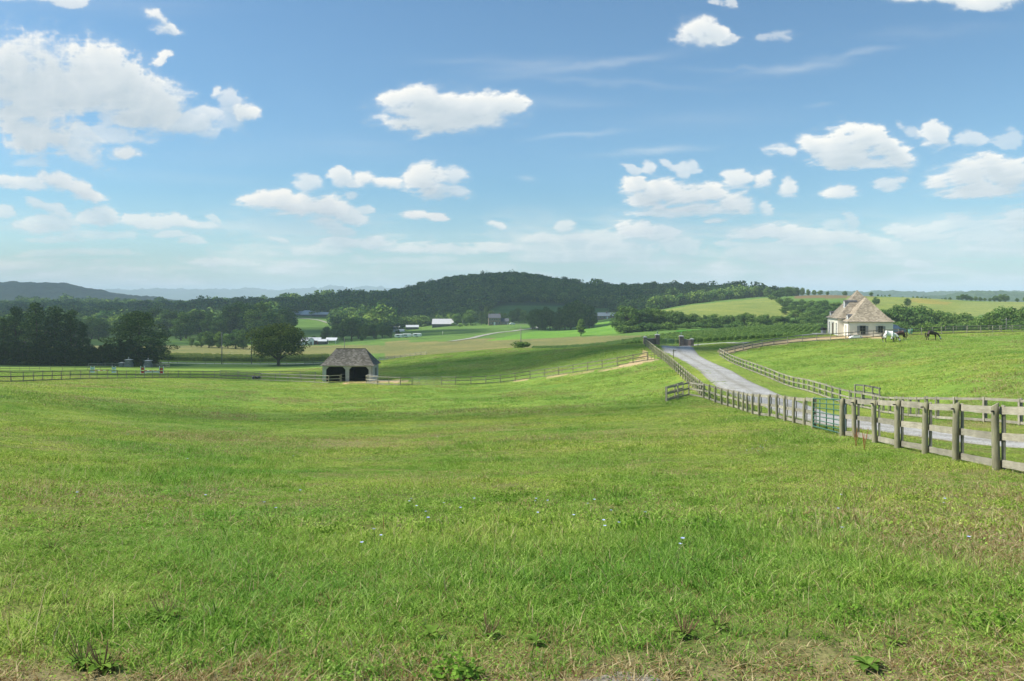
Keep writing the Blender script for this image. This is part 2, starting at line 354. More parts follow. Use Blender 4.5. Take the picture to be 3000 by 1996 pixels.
for ring in (0.5,1.0):
    for k in range(28):
        a=k/28*2*math.pi; r=ring*(1+0.3*float(fbm(math.cos(a)*2,math.sin(a)*2,3,8))); vs.append((c0.x+0.30*r*math.cos(a),c0.y-0.15+0.30*r*math.sin(a),0))
for k in range(28):
    fs.append((0,1+k,1+(k+1)%28)); 
fs2=[(1+k,29+k,29+(k+1)%28,1+(k+1)%28) for k in range(28)]
vs=np.array(vs); vs[:,2]=ground(vs[:,0],vs[:,1])+0.008; vs[29:,2]-=0.016
me=bpy.data.meshes.new('gravel_patch'); me.from_pydata([tuple(v) for v in vs],[],fs+fs2); me.materials.append(gravel_mat('dusty_gravel',(0.20,0.18,0.15),(0.33,0.31,0.27)))
tag(link('gravel_patch',me),kind='structure')
# ------------------------------------------------------------------ far hills beyond the valley
def canopy_mat(name,c1,c2,scale):
    m,n,l,b=newmat(name); setp(b,0.9,0.05)
    g=n.new('ShaderNodeNewGeometry'); f=noise_node(n,l,scale,g.outputs['Position'],6,0.7)
    l.new(ramp(n,l,f,[(0.3,c1),(0.7,c2)]),b.inputs['Base Color']); bump(n,l,b,f,1.0,8); return m
CAN=canopy_mat('far_forest',(0.02,0.045,0.014),(0.06,0.10,0.03),0.03)
def hills(name,D,depth,prof,lump,seed,base=-60,step=6):
    """a wooded ridge: prof = (px,py) crest as seen; a real ridge with front and back slopes"""
    prof=sorted(prof); xs=np.array([p[0] for p in prof],float); zs=np.array([-(p[1]-HZ)/F*D for p in prof])
    X0=(xs[0]-1500)/F*D; X1=(xs[-1]-1500)/F*D; nx=int((X1-X0)/step); ny=50
    X,T=np.meshgrid(np.linspace(X0,X1,nx),np.linspace(-1,1,ny)); Y=D+T*depth
    top=np.interp(X,(xs-1500)/F*D,zs)+fbm(X/(depth*0.5),X*0+seed,4,seed)*(abs(zs).mean()*0.10)
    e=np.clip(1-T*T,0,1)**0.8; end=np.clip(np.minimum(X-X0,X1-X)/(depth*0.8),0,1)
    Z=base+(top-base)*e*(end**0.5)+fbm(X/(lump*3),Y/(lump*3),4,seed+3)*lump*0.55*e+np.abs(fbm(X/lump,Y/lump,3,seed+9))*lump*0.5*e
    idx=np.arange(nx*ny).reshape(ny,nx); Fq=np.stack([idx[:-1,:-1],idx[:-1,1:],idx[1:,1:],idx[1:,:-1]],-1).reshape(-1,4)
    return tag(link(name,mesh_np(name,np.stack([X,Y,Z],-1).reshape(-1,3),Fq,CAN,smooth=False)),kind='structure')
hills('blue_mountains',9500,1200,[(150,860),(230,856),(255,846),(275,843),(300,853),(330,848),(350,850),(370,860),(430,856),(470,851),(560,853),(640,850),(690,855),(740,850),(775,851),(800,862),(880,848),(920,850),(935,856),(975,842),(1000,843),(1020,854),(1060,842),(1120,843),(1200,850),(1300,860)],70,11,step=18)
hills('left_wooded_hills',2700,400,[(-700,845),(-300,836),(0,833),(60,830),(120,833),(170,832),(210,841),(250,851),(300,860),(350,868),(500,876),(700,880)],14,12,step=5)
hills('right_wooded_hills',3600,500,[(2100,878),(2300,862),(2400,858),(2440,855),(2520,858),(2600,854),(2690,857),(2720,861),(2760,856),(2830,855),(2900,859),(2960,854),(3050,858),(3400,850),(3900,862)],14,13,step=6)
hills('right_near_ridge',2300,250,[(2500,885),(2700,872),(2760,868),(2850,858),(2920,857),(2960,860),(3050,862),(3500,858),(3800,880)],12,15,step=4)
# ------------------------------------------------------------------ sky: cumulus and cirrus on a dome 20 km out
def S(px,py,rx,ry,w=1.0,fl=0.55,an=0): return (px,py,rx,ry,w,fl,an)
CL=[ # big bank at left
 S(40,215,130,120),S(130,250,140,110),S(230,230,130,110),S(330,240,110,80),S(430,290,110,80,1,.8,20),S(250,300,220,50,.75),S(60,330,150,60,.9),S(480,330,60,50,.8),S(540,370,110,36,.75,.8,8),
 S(600,360,50,50,.65),S(640,350,30,30,.6),S(20,260,120,90),S(90,400,110,75,.95),S(200,420,120,55,.75,.8,20),S(300,400,160,38,.6),S(355,450,55,32,1),S(110,480,60,26,.4),S(400,350,110,34,.6),
 # small ones
 S(455,58,46,24,.8,.9,30),S(500,80,40,18,.8,.9,15),S(150,0,150,26,.7),S(455,180,34,36,.85,.8,50),S(650,270,24,24,.7),S(690,290,26,46,.55,.9),S(735,340,36,32,.95),S(690,345,40,50,.45,.9),
 # central lens cloud
 S(1140,290,60,32,1,.8),S(1210,300,110,44,1,.7),S(1300,305,130,44,1,.75),S(1400,315,110,42,1,.8),S(1480,320,56,34,.95,.7),S(1180,365,90,20,.9,.7,6),S(1290,365,110,26,1,.8),S(1390,355,100,26,.9,.7),S(1250,330,120,30,1),
 # left low rows
 S(20,530,80,26,.75),S(90,545,80,22,.7),S(170,535,50,22,.85,.9,18),S(240,560,60,24,.85,.9,20),S(120,605,50,18,.6,.9,20),S(170,615,50,18,.6,.9,20),S(10,625,36,28,.55),
 S(100,665,60,26,.55),S(170,655,80,26,.6),S(300,640,60,32,.65),S(420,650,80,28,.65),S(510,650,70,26,.65),S(600,662,50,12,.45),S(500,690,50,14,.55),S(560,708,50,16,.5),S(190,700,100,12,.4),S(620,640,30,8,.4,.9,30),S(300,690,120,20,.4),
 S(130,745,90,14,.35),S(300,740,120,16,.35),S(60,780,120,16,.3),S(620,770,80,14,.45),S(700,775,60,12,.4),S(380,790,140,12,.3),S(820,700,36,9,.5,.9,12),
 # middle
 S(740,592,50,30,1,.6),S(800,590,90,34,1,.6),S(880,600,110,36,1,.7),S(960,600,70,40,.85,.8),S(1020,625,60,26,.75,.8,15),S(1080,618,30,12,.6),S(960,650,60,18,.55,.9,15),S(1010,680,40,18,.5),
 S(905,537,50,22,.6,.8),S(1010,522,36,22,.75,.9),S(1050,540,30,18,.7),S(1085,528,32,22,.85,.8),S(1140,540,50,20,.95,.6),S(1042,575,24,14,.5),
 S(1250,525,56,42,.85,.8),S(1330,515,44,28,.65,.9,20),S(1290,560,70,30,.6,.8),S(1345,560,40,20,.6,.9,20),S(1215,635,44,16,.9,.6),S(1275,640,36,14,.9,.6),S(1450,657,28,12,.65,.9,20),
 # low bank centre to right
 S(1010,715,70,20,.6),S(1100,712,60,24,.65),S(1200,730,90,24,.6),S(1330,735,120,20,.55),S(1450,730,80,18,.55),S(920,740,90,20,.45),S(1180,765,200,18,.4),S(1350,790,200,16,.3),
 S(1650,665,30,22,.55),S(1590,705,60,18,.5),S(1690,700,60,26,.5),S(1750,705,80,30,.5),S(1860,675,60,32,.8,.7),S(1930,690,60,26,.65),S(1800,740,180,40,.45,.8),S(1990,730,80,36,.5),S(1620,760,120,20,.45),S(1960,770,90,16,.45),
 # right cluster
 S(1860,545,46,30,.95,.7),S(1940,560,70,36,1,.8),S(2010,575,110,42,1,.8),S(2080,570,70,36,.95),S(2150,600,60,40,.85,.8),S(2000,620,160,26,.7,.5),S(2190,620,36,24,.7),S(1900,590,60,30,.9),
 S(2160,530,40,26,.75,.8),S(2230,530,34,28,.8,.8),S(2310,545,34,28,.75,.9,30),S(1850,492,32,12,.5,.9,25),S(1905,495,28,24,.6),S(1980,485,36,14,.5,.9,30),S(2010,500,28,26,.55),S(2040,490,24,18,.5),S(2245,610,26,20,.6,.9,30),S(2100,648,36,12,.7),
 S(2290,450,46,16,.7,.9,18),S(2380,430,56,34,1,.7),S(2450,440,80,40,1,.8),S(2510,410,60,46,1,.8),S(2570,420,60,44,1,.8),S(2620,455,50,44,.9,.8),S(2500,480,120,28,.85,.4),
 S(2735,400,46,30,.75,.8),S(2670,390,30,22,.4),S(2850,405,50,24,.5,.9),S(2950,410,40,24,.35),
 S(2735,530,46,36,.95,.7),S(2810,510,80,44,1,.7),S(2900,495,70,42,1,.7),S(2970,520,80,56,.95,.8),S(2870,565,170,26,.95,.5),
 S(2455,562,54,22,.85,.7),S(2610,535,50,22,.7,.8),S(2640,525,24,18,.7),
 S(2180,690,60,24,.65),S(2270,680,80,24,.7),S(2360,700,90,28,.65),S(2450,700,90,24,.6),S(2560,725,80,24,.5),S(2300,740,220,36,.4,.8),S(2480,650,30,20,.4,.9,50),S(2130,715,40,14,.5),
 S(2640,680,60,26,.55),S(2720,690,90,36,.5),S(2800,660,80,36,.5),S(2900,680,140,56,.5),S(2980,640,80,44,.65),S(2700,735,130,24,.4),S(2850,745,200,24,.35),S(2270,770,60,14,.5),S(2700,775,40,16,.5),S(2440,665,40,16,.3),
 # top right
 S(2035,90,46,36,.85,.8),S(2090,100,60,28,.85,.8,15),S(2150,118,30,14,.6),S(2270,115,50,16,.35,.9,-15),S(2120,5,30,16,.5),S(2700,0,110,22,.9),S(2870,5,160,32,.95),S(3060,0,120,24,.8)]
CI=[ # cirrus streaks: px,py,len,wid,weight,angle
 S(1700,195,260,16,.5,1,-8),S(1560,200,160,30,.4,1,-2),S(2330,200,160,15,.5,1,-8),S(2500,165,120,12,.4,1,-10),S(2180,205,180,8,.3,1,2),S(1700,395,150,8,.45,1,-5),S(1910,442,150,11,.65,1,-4),S(2400,312,40,7,.35,1,-6),
 S(1640,300,180,20,.2,1,0),S(2750,95,240,24,.16,1,-5),S(1380,180,160,16,.2,1,0),S(1060,430,300,40,.14,1,2),S(700,450,300,40,.12,1,-3),S(1750,240,300,10,.25,1,3),S(1545,525,24,8,.5,1,10),S(2050,350,260,30,.12,1,-3),
 S(500,520,300,20,.15,1,3),S(1250,690,300,20,.15,1,3),S(300,20,300,30,.2,1,0)]
sx=2.7; ux=np.arange(-420,3420,sx); uy=np.arange(-190,905,sx); UX,UY=np.meshgrid(ux,uy)
sc=np.clip((905-UY)/620,0.30,1.1)                       # clouds look smaller towards the horizon
CS=sc.mean()
dxw=fbm(UX/110,UY/70,6,301,.55)*(46*sc)*1.3; dyw=fbm(UX/110,UY/70,6,401,.55)*(24*sc)*1.3
def bil(x,y,s,o=5):                                      # billowing, cauliflower-like noise
    t=0;a=1;n=0
    for i in range(o):
        t=t+a*(1-2*np.abs(2*vnoise(x,y,s+i*11)-1)); n+=a; a*=0.55; x=x*2.07+5.1; y=y*2.07+9.7
    return t/n
bl=bil(UX/(95*(0.45+0.55*sc)),UY/(62*(0.45+0.55*sc)),501,6); fine=fbm(UX/30,UY/20,5,601,0.6); big=fbm(UX/180,UY/110,4,202)
den=np.full(UX.shape,-1.0); wt=np.zeros(UX.shape); low_=np.zeros(UX.shape)
for (cx,cyy,rx,ry,wv,fl,an) in CL:
    a=R(an); bx=(np.abs(UX-cx)<rx*2.1+60)&(np.abs(UY-cyy)<max(rx*abs(math.sin(a)),ry)*2.6+50)
    xx=UX[bx]+dxw[bx]-cx; yy_=UY[bx]+dyw[bx]-cyy; X=xx*math.cos(a)+yy_*math.sin(a); Y=-xx*math.sin(a)+yy_*math.cos(a)
    Yb=np.where(Y>0,Y/fl*0.8,Y); d=1-np.sqrt((X/(rx*1.12))**2+(Yb/(ry*1.12))**2)
    v=np.maximum(d,-1.5)*1.5; cur=den[bx]; k=0.30
    h=np.clip(0.5+0.5*(v-cur)/k,0,1); den[bx]=cur*(1-h)+v*h+k*h*(1-h)
    u=np.clip((d+0.5)*1.6,0,1); wt[bx]=np.maximum(wt[bx],wv*u); low_[bx]=np.maximum(low_[bx],np.clip(Y/ry,0,1)*np.clip(d+.4,0,1))
field=den*0.66+bl*0.42+fine*0.22+big*0.22+0.02
soft=0.30+0.5*vnoise(UX/120,UY/70,91)+0.5*np.clip(low_,0,1)      # undersides dissolve softly
al=np.clip(field/soft,0,1); al=al*al*(3-2*al)
wisp=np.clip((field+0.42)/0.9,0,1)**2*0.30
alpha=np.maximum(al*np.clip(wt*1.12,0,1),wisp*np.clip(wt,0,1))
st=np.zeros(UX.shape)
for (cx,cyy,rx,ry,wv,fl,an) in CI:
    a=R(an); xx=UX-cx; yy_=UY+dyw*0.5-cyy; X=xx*math.cos(a)+yy_*math.sin(a); Y=-xx*math.sin(a)+yy_*math.cos(a)
    st=np.maximum(st,wv*np.exp(-(X/rx)**2*1.2-(Y/ry)**2*1.3))
st*=0.65+0.45*fbm(UX/260,UY/14,4,701)
alpha=1-(1-alpha)*(1-np.clip(st,0,1)*0.55)
bank=bil(UX/170,UY/34,811,6)*0.5+fbm(UX/420,UY/60,4,821)*0.9
low=np.clip((UY-590)/180,0,1)*np.clip(0.16+1.1*bank,0,0.8)*np.clip((905-UY)/70,0,1)   # broken banks low down
low=np.maximum(low,np.clip((UY-560)/300,0,1)*0.20)
alpha=1-(1-alpha)*(1-low)
# light: march through the cloud towards the upper left
thick=np.clip(field+0.1,0,1.0)*np.clip(wt,0,1)+low*0.4; occ=np.zeros(UX.shape)
for k in range(1,16):
    dx=int(-k*1.6); dy=int(-k*2.6); occ+=np.roll(np.roll(thick,-dy,0),-dx,1)*(0.93**k)
relief=np.clip((thick-np.roll(np.roll(thick,-5,0),-3,1)),-.4,.4)      # side facing away from the sun
lit=np.exp(-occ*0.42)*1.0+0.07-relief*0.5*np.clip(al,0,1)*0+bl*0.14*al-0.22*np.clip(low_,0,1)*al
lit=np.clip(0.30+0.75*lit,0,1)
V=np.stack([(UX-1500)/F,np.ones(UX.shape),(HZ-UY)/F],-1); V/=np.linalg.norm(V,axis=-1,keepdims=True); V=(V*21000).reshape(-1,3)
ny_,nx_=UX.shape; idx=np.arange(nx_*ny_).reshape(ny_,nx_); Fq=np.stack([idx[:-1,:-1],idx[1:,:-1],idx[1:,1:],idx[:-1,1:]],-1).reshape(-1,4)
ed=np.clip(np.minimum(UX-ux[0],ux[-1]-UX)/200,0,1)*np.clip((UY-uy[0])/120,0,1)
m,n,l,b=newmat('cloud_vapour'); n.remove(b); out=n['Material Output']
A=n.new('ShaderNodeAttribute'); A.attribute_name='cover'; Lt=n.new('ShaderNodeAttribute'); Lt.attribute_name='lit'
em=n.new('ShaderNodeEmission'); l.new(ramp(n,l,Lt.outputs['Fac'],[(0.28,(0.50,0.59,0.66)),(0.55,(0.72,0.77,0.80)),(0.95,(0.94,0.93,0.89))]),em.inputs[0]); em.inputs[1].default_value=0.72
tr=n.new('ShaderNodeBsdfTransparent'); mx=n.new('ShaderNodeMixShader'); l.new(A.outputs['Fac'],mx.inputs[0]); l.new(tr.outputs[0],mx.inputs[1]); l.new(em.outputs[0],mx.inputs[2]); l.new(mx.outputs[0],out.inputs[0])
m.cycles.emission_sampling='NONE'
tag(link('sky',mesh_np('sky',V,Fq,m,{'cover':('FLOAT',(alpha*ed).ravel()),'lit':('FLOAT',lit.ravel())},smooth=True)),kind='structure')
# ------------------------------------------------------------------ foliage
def foliage_mat(name,dark,light,transl=0.3,nscale=0.35,hue=0.25,attr='tone'):
    m=bpy.data.materials.new(name); m.use_nodes=True; n=m.node_tree.nodes; l=m.node_tree.links; n.remove(n['Principled BSDF'])
    g=n.new('ShaderNodeNewGeometry'); f=noise_node(n,l,nscale,g.outputs['Position'],4,0.7)
    t=n.new('ShaderNodeAttribute'); t.attribute_name=attr
    s=math_(n,l,'ADD',math_(n,l,'MULTIPLY',f,0.5),math_(n,l,'MULTIPLY',t.outputs['Fac'],0.5))
    c=ramp(n,l,s,[(0.25,dark),(0.75,light)])
    oi=n.new('ShaderNodeObjectInfo')
    c=mix(n,l,1.0,c,ramp(n,l,oi.outputs['Random'],[(0.0,(1-hue,1-hue*0.6,1-hue*0.4)),(0.5,(1,1,1)),(1.0,(1+hue,1+hue*0.7,1.0))]),'MULTIPLY')
    d=n.new('ShaderNodeBsdfDiffuse'); tr=n.new('ShaderNodeBsdfTranslucent'); mx=n.new('ShaderNodeMixShader'); mx.inputs[0].default_value=transl
    l.new(c,d.inputs[0]); l.new(c,tr.inputs[0]); l.new(d.outputs[0],mx.inputs[1]); l.new(tr.outputs[0],mx.inputs[2]); l.new(mx.outputs[0],n['Material Output'].inputs[0])
    return m
BARK=simple('bark',(0.07,0.055,0.04),(0.16,0.13,0.10),4,0.95,0.1,bmp=0.8,bd=0.05,stretch=(1,1,0.2))
M_DEC=foliage_mat('broadleaf_foliage',(0.035,0.09,0.018),(0.16,0.25,0.06),0.25,0.18,0.3)
M_LGT=foliage_mat('light_foliage',(0.06,0.14,0.028),(0.22,0.32,0.08),0.3,0.3,0.2)
M_PINE=foliage_mat('pine_needles',(0.03,0.07,0.022),(0.13,0.19,0.055),0.12,0.5,0.2)
M_HEDGE=foliage_mat('hedge_foliage',(0.018,0.04,0.014),(0.055,0.09,0.028),0.1,0.6,0.15)
M_MAPLE=foliage_mat('maple_leaves',(0.04,0.075,0.015),(0.20,0.25,0.05),0.25,0.5,0.1)
M_WOOD=foliage_mat('wood_foliage',(0.03,0.08,0.02),(0.17,0.26,0.06),0.2,0.06,0.5)
def quads(P,N,size,rg,asp=0.7):
    """small leaf quads centred at P facing N"""
    n=len(P); N=N/np.linalg.norm(N,axis=1,keepdims=True); a=rg.normal(size=(n,3)); U=np.cross(N,a); U/=np.linalg.norm(U,axis=1,keepdims=True)+1e-9; W=np.cross(N,U)
    s=(size*rg.uniform(0.6,1.35,n))[:,None]; U=U*s*0.5; W=W*s*0.5*asp
    V=np.stack([P-U,P-W+U*0.1,P+U,P+W-U*0.15],1).reshape(-1,3); Fq=np.arange(4*n).reshape(n,4); tone=np.repeat(rg.uniform(0,1,n),4); return V,Fq,tone
def cloud(lobes,n,size,seed,inner=0.3,rnd=0.55,asp=0.7):
    rg=np.random.default_rng(seed); L=np.array(lobes,float); area=(L[:,3]*L[:,4]+L[:,3]*L[:,5]); k=rg.choice(len(L),n,p=area/area.sum())
    d=rg.normal(size=(n,3)); d/=np.linalg.norm(d,axis=1,keepdims=True)
    r=(1-inner*rg.uniform(0,1,n)**1.5)[:,None]; P=L[k,:3]+d*r*L[k,3:6]
    return quads(P,d/L[k,3:6]*L[k,3:6].mean(1,keepdims=True)*1.0+rg.normal(size=(n,3))*rnd+np.array([0,0,0.25]),size,rg,asp)
def crown_mesh(name,lobes,n,size,seed,mat,**k):
    V,Fq,t=cloud(lobes,n,size,seed,**k); return mesh_np(name,V,Fq,mat,{'tone':('FLOAT',t)})
def dec_lobes(seed,wid=0.36,z0=0.22,z1=1.0,k=26,rl=(0.09,0.17),top=1.0):
    rg=np.random.default_rng(seed); out=[]; zc=(z0+z1)/2; hz_=(z1-z0)/2
    for i in range(k):
        d=rg.normal(size=3); d/=np.linalg.norm(d); q=rg.uniform(0.45,1)**0.6; r=rg.uniform(*rl)
        z=zc+d[2]*q*(hz_-r*0.8); wz=wid*(1-0.25*max(0,(z-zc)/hz_)*top)
        out.append((d[0]*q*(wz-r*0.6),d[1]*q*(wz-r*0.6),z,r*rg.uniform(0.9,1.3),r*rg.uniform(0.9,1.3),r*rg.uniform(0.7,1.0)))
    return out
def trunk_mesh(name,H,r,limbs,seed,top=0.75,mat=None):
    rg=random.Random(seed); mb=MB(); pts=[(0,0,-0.02)]; x=y=0
    for i in range(1,6):
        x+=rg.uniform(-.012,.012); y+=rg.uniform(-.012,.012); pts.append((x,y,top*i/5))
    mb.tube(pts,[r*1.5,r,r*.85,r*.65,r*.4,r*.15],7)
    for k in range(limbs):
        z=rg.uniform(0.15,0.5); a=rg.uniform(0,6.28); ln=rg.uniform(0.15,0.3)
        mb.tube([(0,0,z),(math.cos(a)*ln*.5,math.sin(a)*ln*.5,z+.09),(math.cos(a)*ln,math.sin(a)*ln,z+.22)],[r*.5,r*.3,r*.1],5)
    return mb.mesh(name,mat or BARK,True)
PROTO={}
def proto(kind,crowns,trunks): PROTO[kind]=(crowns,trunks)
proto('broadleaf',[crown_mesh('crown',dec_lobes(s,w_,z_,1,34),4600,0.046,s,M_DEC) for s,w_,z_ in ((1,.38,.0),(2,.33,-.03),(3,.42,.02),(4,.36,-.03),(5,.34,-.02))],[trunk_mesh('trunk',1,.022,5,s) for s in (1,2,3)])
proto('light',[crown_mesh('crown',dec_lobes(s,w_,z_,1,30),4200,0.046,s,M_LGT) for s,w_,z_ in ((11,.40,.0),(12,.36,-.02),(13,.44,.0))],[trunk_mesh('trunk',1,.02,4,s) for s in (4,5)])
def pine_lobes(seed,wid=0.25,z0=0.12,flat=0.05,k=46,power=0.8,lean=0):
    rg=np.random.default_rng(seed); out=[]
    for i in range(k):
        t=(i+0.5)/k; z=z0+(1-z0)*t*0.97; w=wid*((1-t)**power)*rg.uniform(0.65,1.1)+0.03; a=rg.uniform(0,6.28); q=rg.uniform(0.35,1)
        r=0.07+0.05*(1-t)
        out.append((math.cos(a)*w*q,math.sin(a)*w*q,z,r*rg.uniform(.8,1.4),r*rg.uniform(.8,1.4),flat*rg.uniform(.7,1.3)))
    return out
proto('pine',[crown_mesh('crown',pine_lobes(s,w_,z_,.035,k_,p_),5200,0.036,s,M_PINE,rnd=0.9,asp=.5) for s,w_,z_,k_,p_ in ((21,.24,.10,70,.55),(22,.28,.06,80,.5),(23,.22,.14,60,.6))],[trunk_mesh('trunk',1,.018,8,s,.95) for s in (6,7)])
proto('spreading_pine',[crown_mesh('crown',pine_lobes(31,.56,.06,.045,170,.38),19000,0.030,31,M_PINE,rnd=0.9,asp=.5)],[trunk_mesh('trunk',1,.024,10,9,.95)])
proto('hedge',[crown_mesh('crown',pine_lobes(s,.26,.0,.09,34,.5),1500,0.07,s,M_HEDGE,rnd=.8) for s in (41,42,43)],[trunk_mesh('trunk',1,.02,0,8,.9)])
proto('bush',[crown_mesh('crown',dec_lobes(s,.62,.0,1,16,(.18,.3),.3),1300,0.10,s,M_DEC) for s in (51,52)],[])
proto('scrub',[crown_mesh('crown',dec_lobes(s,.6,.0,1,16,(.18,.3),.3),1300,0.09,s,M_LGT) for s in (53,54)],[])
proto('column',[crown_mesh('crown',dec_lobes(s,.26,.03,1,34,(.08,.14),1.6),3000,0.05,s,M_LGT) for s in (55,)],[trunk_mesh('trunk',1,.02,3,10)])
TREES=[]; _used=set()
def tree(px,D,H,wid=1.0,kind='broadleaf',name=None,label='',cat='tree',group=None,sink=0.0,seed=None,base=None):
    rg=random.Random(int(px*13+D*7)); p=base if base is not None else at(px,D); crowns,trunks=PROTO[kind]
    o=empty(name or {'pine':'pine_tree','spreading_pine':'pine_tree','hedge':'hedge_conifer','bush':'bush','scrub':'bush','column':'young_tree','light':'broadleaf_tree'}.get(kind,'broadleaf_tree'),(p.x,p.y,p.z-sink),rg.uniform(0,6.28))
    o.scale=(H*wid,H*wid,H); tag(o,label,cat,group)
    c=link('crown',rg.choice(crowns),o)
    if trunks: link('trunk',rg.choice(trunks),o)
    return o
def top_tree(px,D,topy,wid=1.0,kind='broadleaf',**k):
    """a tree at depth D whose top reaches photo row topy"""
    p=at(px,D); H=max(ztop(topy,D)-p.z,1.5); return tree(px,D,H,wid,kind,base=p,**k)
# pines and hedge at left
G='tall pines standing behind the dark hedge'
for px,top,wd,lb in ((8,930,1.1,'bushy pine at the left frame edge, lower than its neighbours'),(48,898,1.0,'broad pine just left of the tallest pine'),(105,884,0.95,'tallest dark pine behind the hedge'),(163,898,1.0,'pine with light gaps right of the tallest pine'),(207,908,1.05,'pine at the right end of the tall pine group'),(243,945,.8,'small pine at the right foot of the pine group')):
    top_tree(px,288+(px%7)*2,top,wd,'pine',label=lb,group=G)
top_tree(404,283,913,1.25,'spreading_pine',label='wide spreading pine with layered branches right of the hedge',cat='tree')
rg=random.Random(5)
x=-70.0
while x<455:
    H_=-1; ty=1004+rg.uniform(-7,7)+ (12 if 200<x<300 else 0)+(10 if x>400 else 0)
    tp=top_tree(x,268,ty,1.15,'hedge',label='dark clipped conifer, one of the unbroken hedge row below the pines',cat='hedge conifer',group='conifers of the dark hedge row')
    x+=13.5+rg.uniform(-2,2)
# the big maple
p=at(816,288); H_=(1072-826)/F*288*1.0
o=empty('maple_tree',p); tag(o,'big round maple with a forked trunk beside the valley road','tree')
lob=dec_lobes(61,.57,.13,1.0,70,(.10,.19),.35)
lob=[(x_,y_,z_-(0.04 if abs(x_)>.4 else 0),a_,b_,c_) for x_,y_,z_,a_,b_,c_ in lob]
cr=link('crown',crown_mesh('crown',lob,15000,0.034,61,M_MAPLE),o)
mb=MB(); mb.tube([(0,0,-.03),(0,0,.10),(-.01,0,.2),(-.03,0,.33),(-.05,0,.6)],[.034,.025,.02,.015,.006],9)
for a,b_,c_ in ((-.16,.0,.36),(.14,.02,.34),(.24,-.05,.27),(-.05,.15,.4),(-.26,.04,.4),(.08,-.14,.45)):
    mb.tube([(0,0,.12),(a*.35,b_*.35,.20),(a,b_,c_),(a*1.5,b_*1.5,c_+.15)],[.016,.012,.008,.003],6)
link('trunk',mb.mesh('trunk',BARK,True),o); hh=(1072-826)/F*288; hh=ztop(826+ (950-826)*0.0+122,288); Hm=ztop(942,288)-p.z; o.scale=(Hm*1.28,Hm*1.2,Hm)
# groups of trees; each row: (px, depth, top row, width, kind)
def grove(rows,label,group,jit=0):
    for r in rows: top_tree(*r[:5],label=label,group=group)
grove([(560,455,986,.9,'light'),(590,450,972,1.0,'broadleaf'),(612,440,965,1.1,'broadleaf'),(642,438,970,1.0,'broadleaf'),(668,436,974,1.1,'broadleaf'),(690,434,964,1.1,'broadleaf'),(712,432,962,.9,'broadleaf'),(630,445,990,1.0,'scrub'),(575,440,1000,1.2,'scrub')],
  'dark leafy tree in the clump behind the leftmost utility poles','trees behind the leftmost utility poles')
grove([(545,600,905,1.0,'broadleaf'),(530,560,915,1.1,'broadleaf'),(618,600,912,1.0,'broadleaf'),(640,590,930,1.1,'broadleaf'),(585,620,900,1.1,'broadleaf'),(700,640,880,1.2,'broadleaf'),(730,620,885,1.1,'broadleaf'),(765,600,882,1.1,'broadleaf'),(785,580,912,1.4,'broadleaf'),(810,585,910,1.3,'broadleaf'),(832,640,892,1.1,'broadleaf'),(848,640,905,1.0,'broadleaf'),(500,640,900,1.1,'broadleaf'),(450,660,895,1.1,'broadleaf'),(290,560,930,1.2,'broadleaf'),(268,580,925,1.2,'broadleaf'),(310,600,935,1.0,'light'),(672,640,890,1.1,'broadleaf')],
  'dark tree on the slope above the maple and the left pasture','trees on the left valley slope')
grove([(957,560,955,1.2,'broadleaf'),(945,560,975,1.1,'light'),(985,550,945,1.1,'broadleaf'),(1005,548,938,1.1,'broadleaf'),(1030,555,925,1.0,'broadleaf'),(1050,552,945,1.2,'broadleaf'),(1070,545,950,1.1,'broadleaf'),(1095,545,948,1.2,'broadleaf'),(1120,540,950,1.1,'broadleaf'),(1140,538,955,1.2,'broadleaf'),(1165,540,965,1.1,'broadleaf'),(1185,530,980,1.2,'broadleaf'),(1060,510,985,1.5,'broadleaf'),(1100,512,985,1.4,'broadleaf'),(1030,508,992,1.4,'broadleaf'),(1145,512,985,1.4,'broadleaf'),(1010,512,995,1.4,'broadleaf')],
  'dark tree in the thick clump behind the shed roof, right of the red barn','trees of the clump behind the shed')
top_tree(915,520,983,1.2,'bush',label='round dark bush above the red barn in the hillside field',cat='bush')
top_tree(1223,520,988,1.35,'bush',label='low dark reddish bush beside the caravans, left of the pale pole',cat='bush')
grove([(1378,705,903,1.0,'light'),(1362,715,925,1.0,'broadleaf'),(1340,720,915,1.0,'light'),(1425,700,898,.9,'pine'),(1410,700,912,.9,'pine'),(1440,712,905,.8,'broadleaf'),(1465,720,912,.8,'light')],
  'tall tree close behind or left of the brick farmhouse','trees around the brick farmhouse')
grove([(1348,690,948,1.6,'bush'),(1366,692,946,1.5,'bush'),(1392,694,950,1.4,'scrub'),(1382,694,948,1.4,'bush'),(1328,700,945,1.4,'scrub')],'low bush between the silver barn and the farmhouse','bushes left of the farmhouse')
grove([(1478,720,915,1.1,'light'),(1502,730,905,1.1,'light'),(1520,735,900,1.1,'broadleaf'),(1538,720,905,1.1,'light'),(1490,710,930,1.3,'scrub'),(1548,700,925,1.1,'light')],
  'pale green tree on the rise right of the farmhouse wing','pale trees right of the farmhouse')
grove([(1560,600,905,.9,'broadleaf'),(1578,598,898,1.0,'broadleaf'),(1597,600,897,1.0,'broadleaf'),(1612,602,903,1.0,'broadleaf'),(1640,600,900,.9,'pine'),(1655,596,895,1.0,'broadleaf'),(1672,600,882,1.1,'broadleaf'),(1690,598,878,1.1,'broadleaf'),(1710,596,884,1.1,'broadleaf'),(1726,600,890,1.0,'broadleaf'),(1735,605,910,.9,'broadleaf'),(1590,590,930,1.2,'broadleaf'),(1630,592,925,1.2,'broadleaf'),(1700,592,915,1.3,'broadleaf')],
  'big dark tree in the group between the farmhouse and the ranch house','dark trees above the bright green field')
top_tree(1588,585,930,.6,'pine',label='small dark conifer standing in front of the dark tree group by the gravel track',cat='tree')
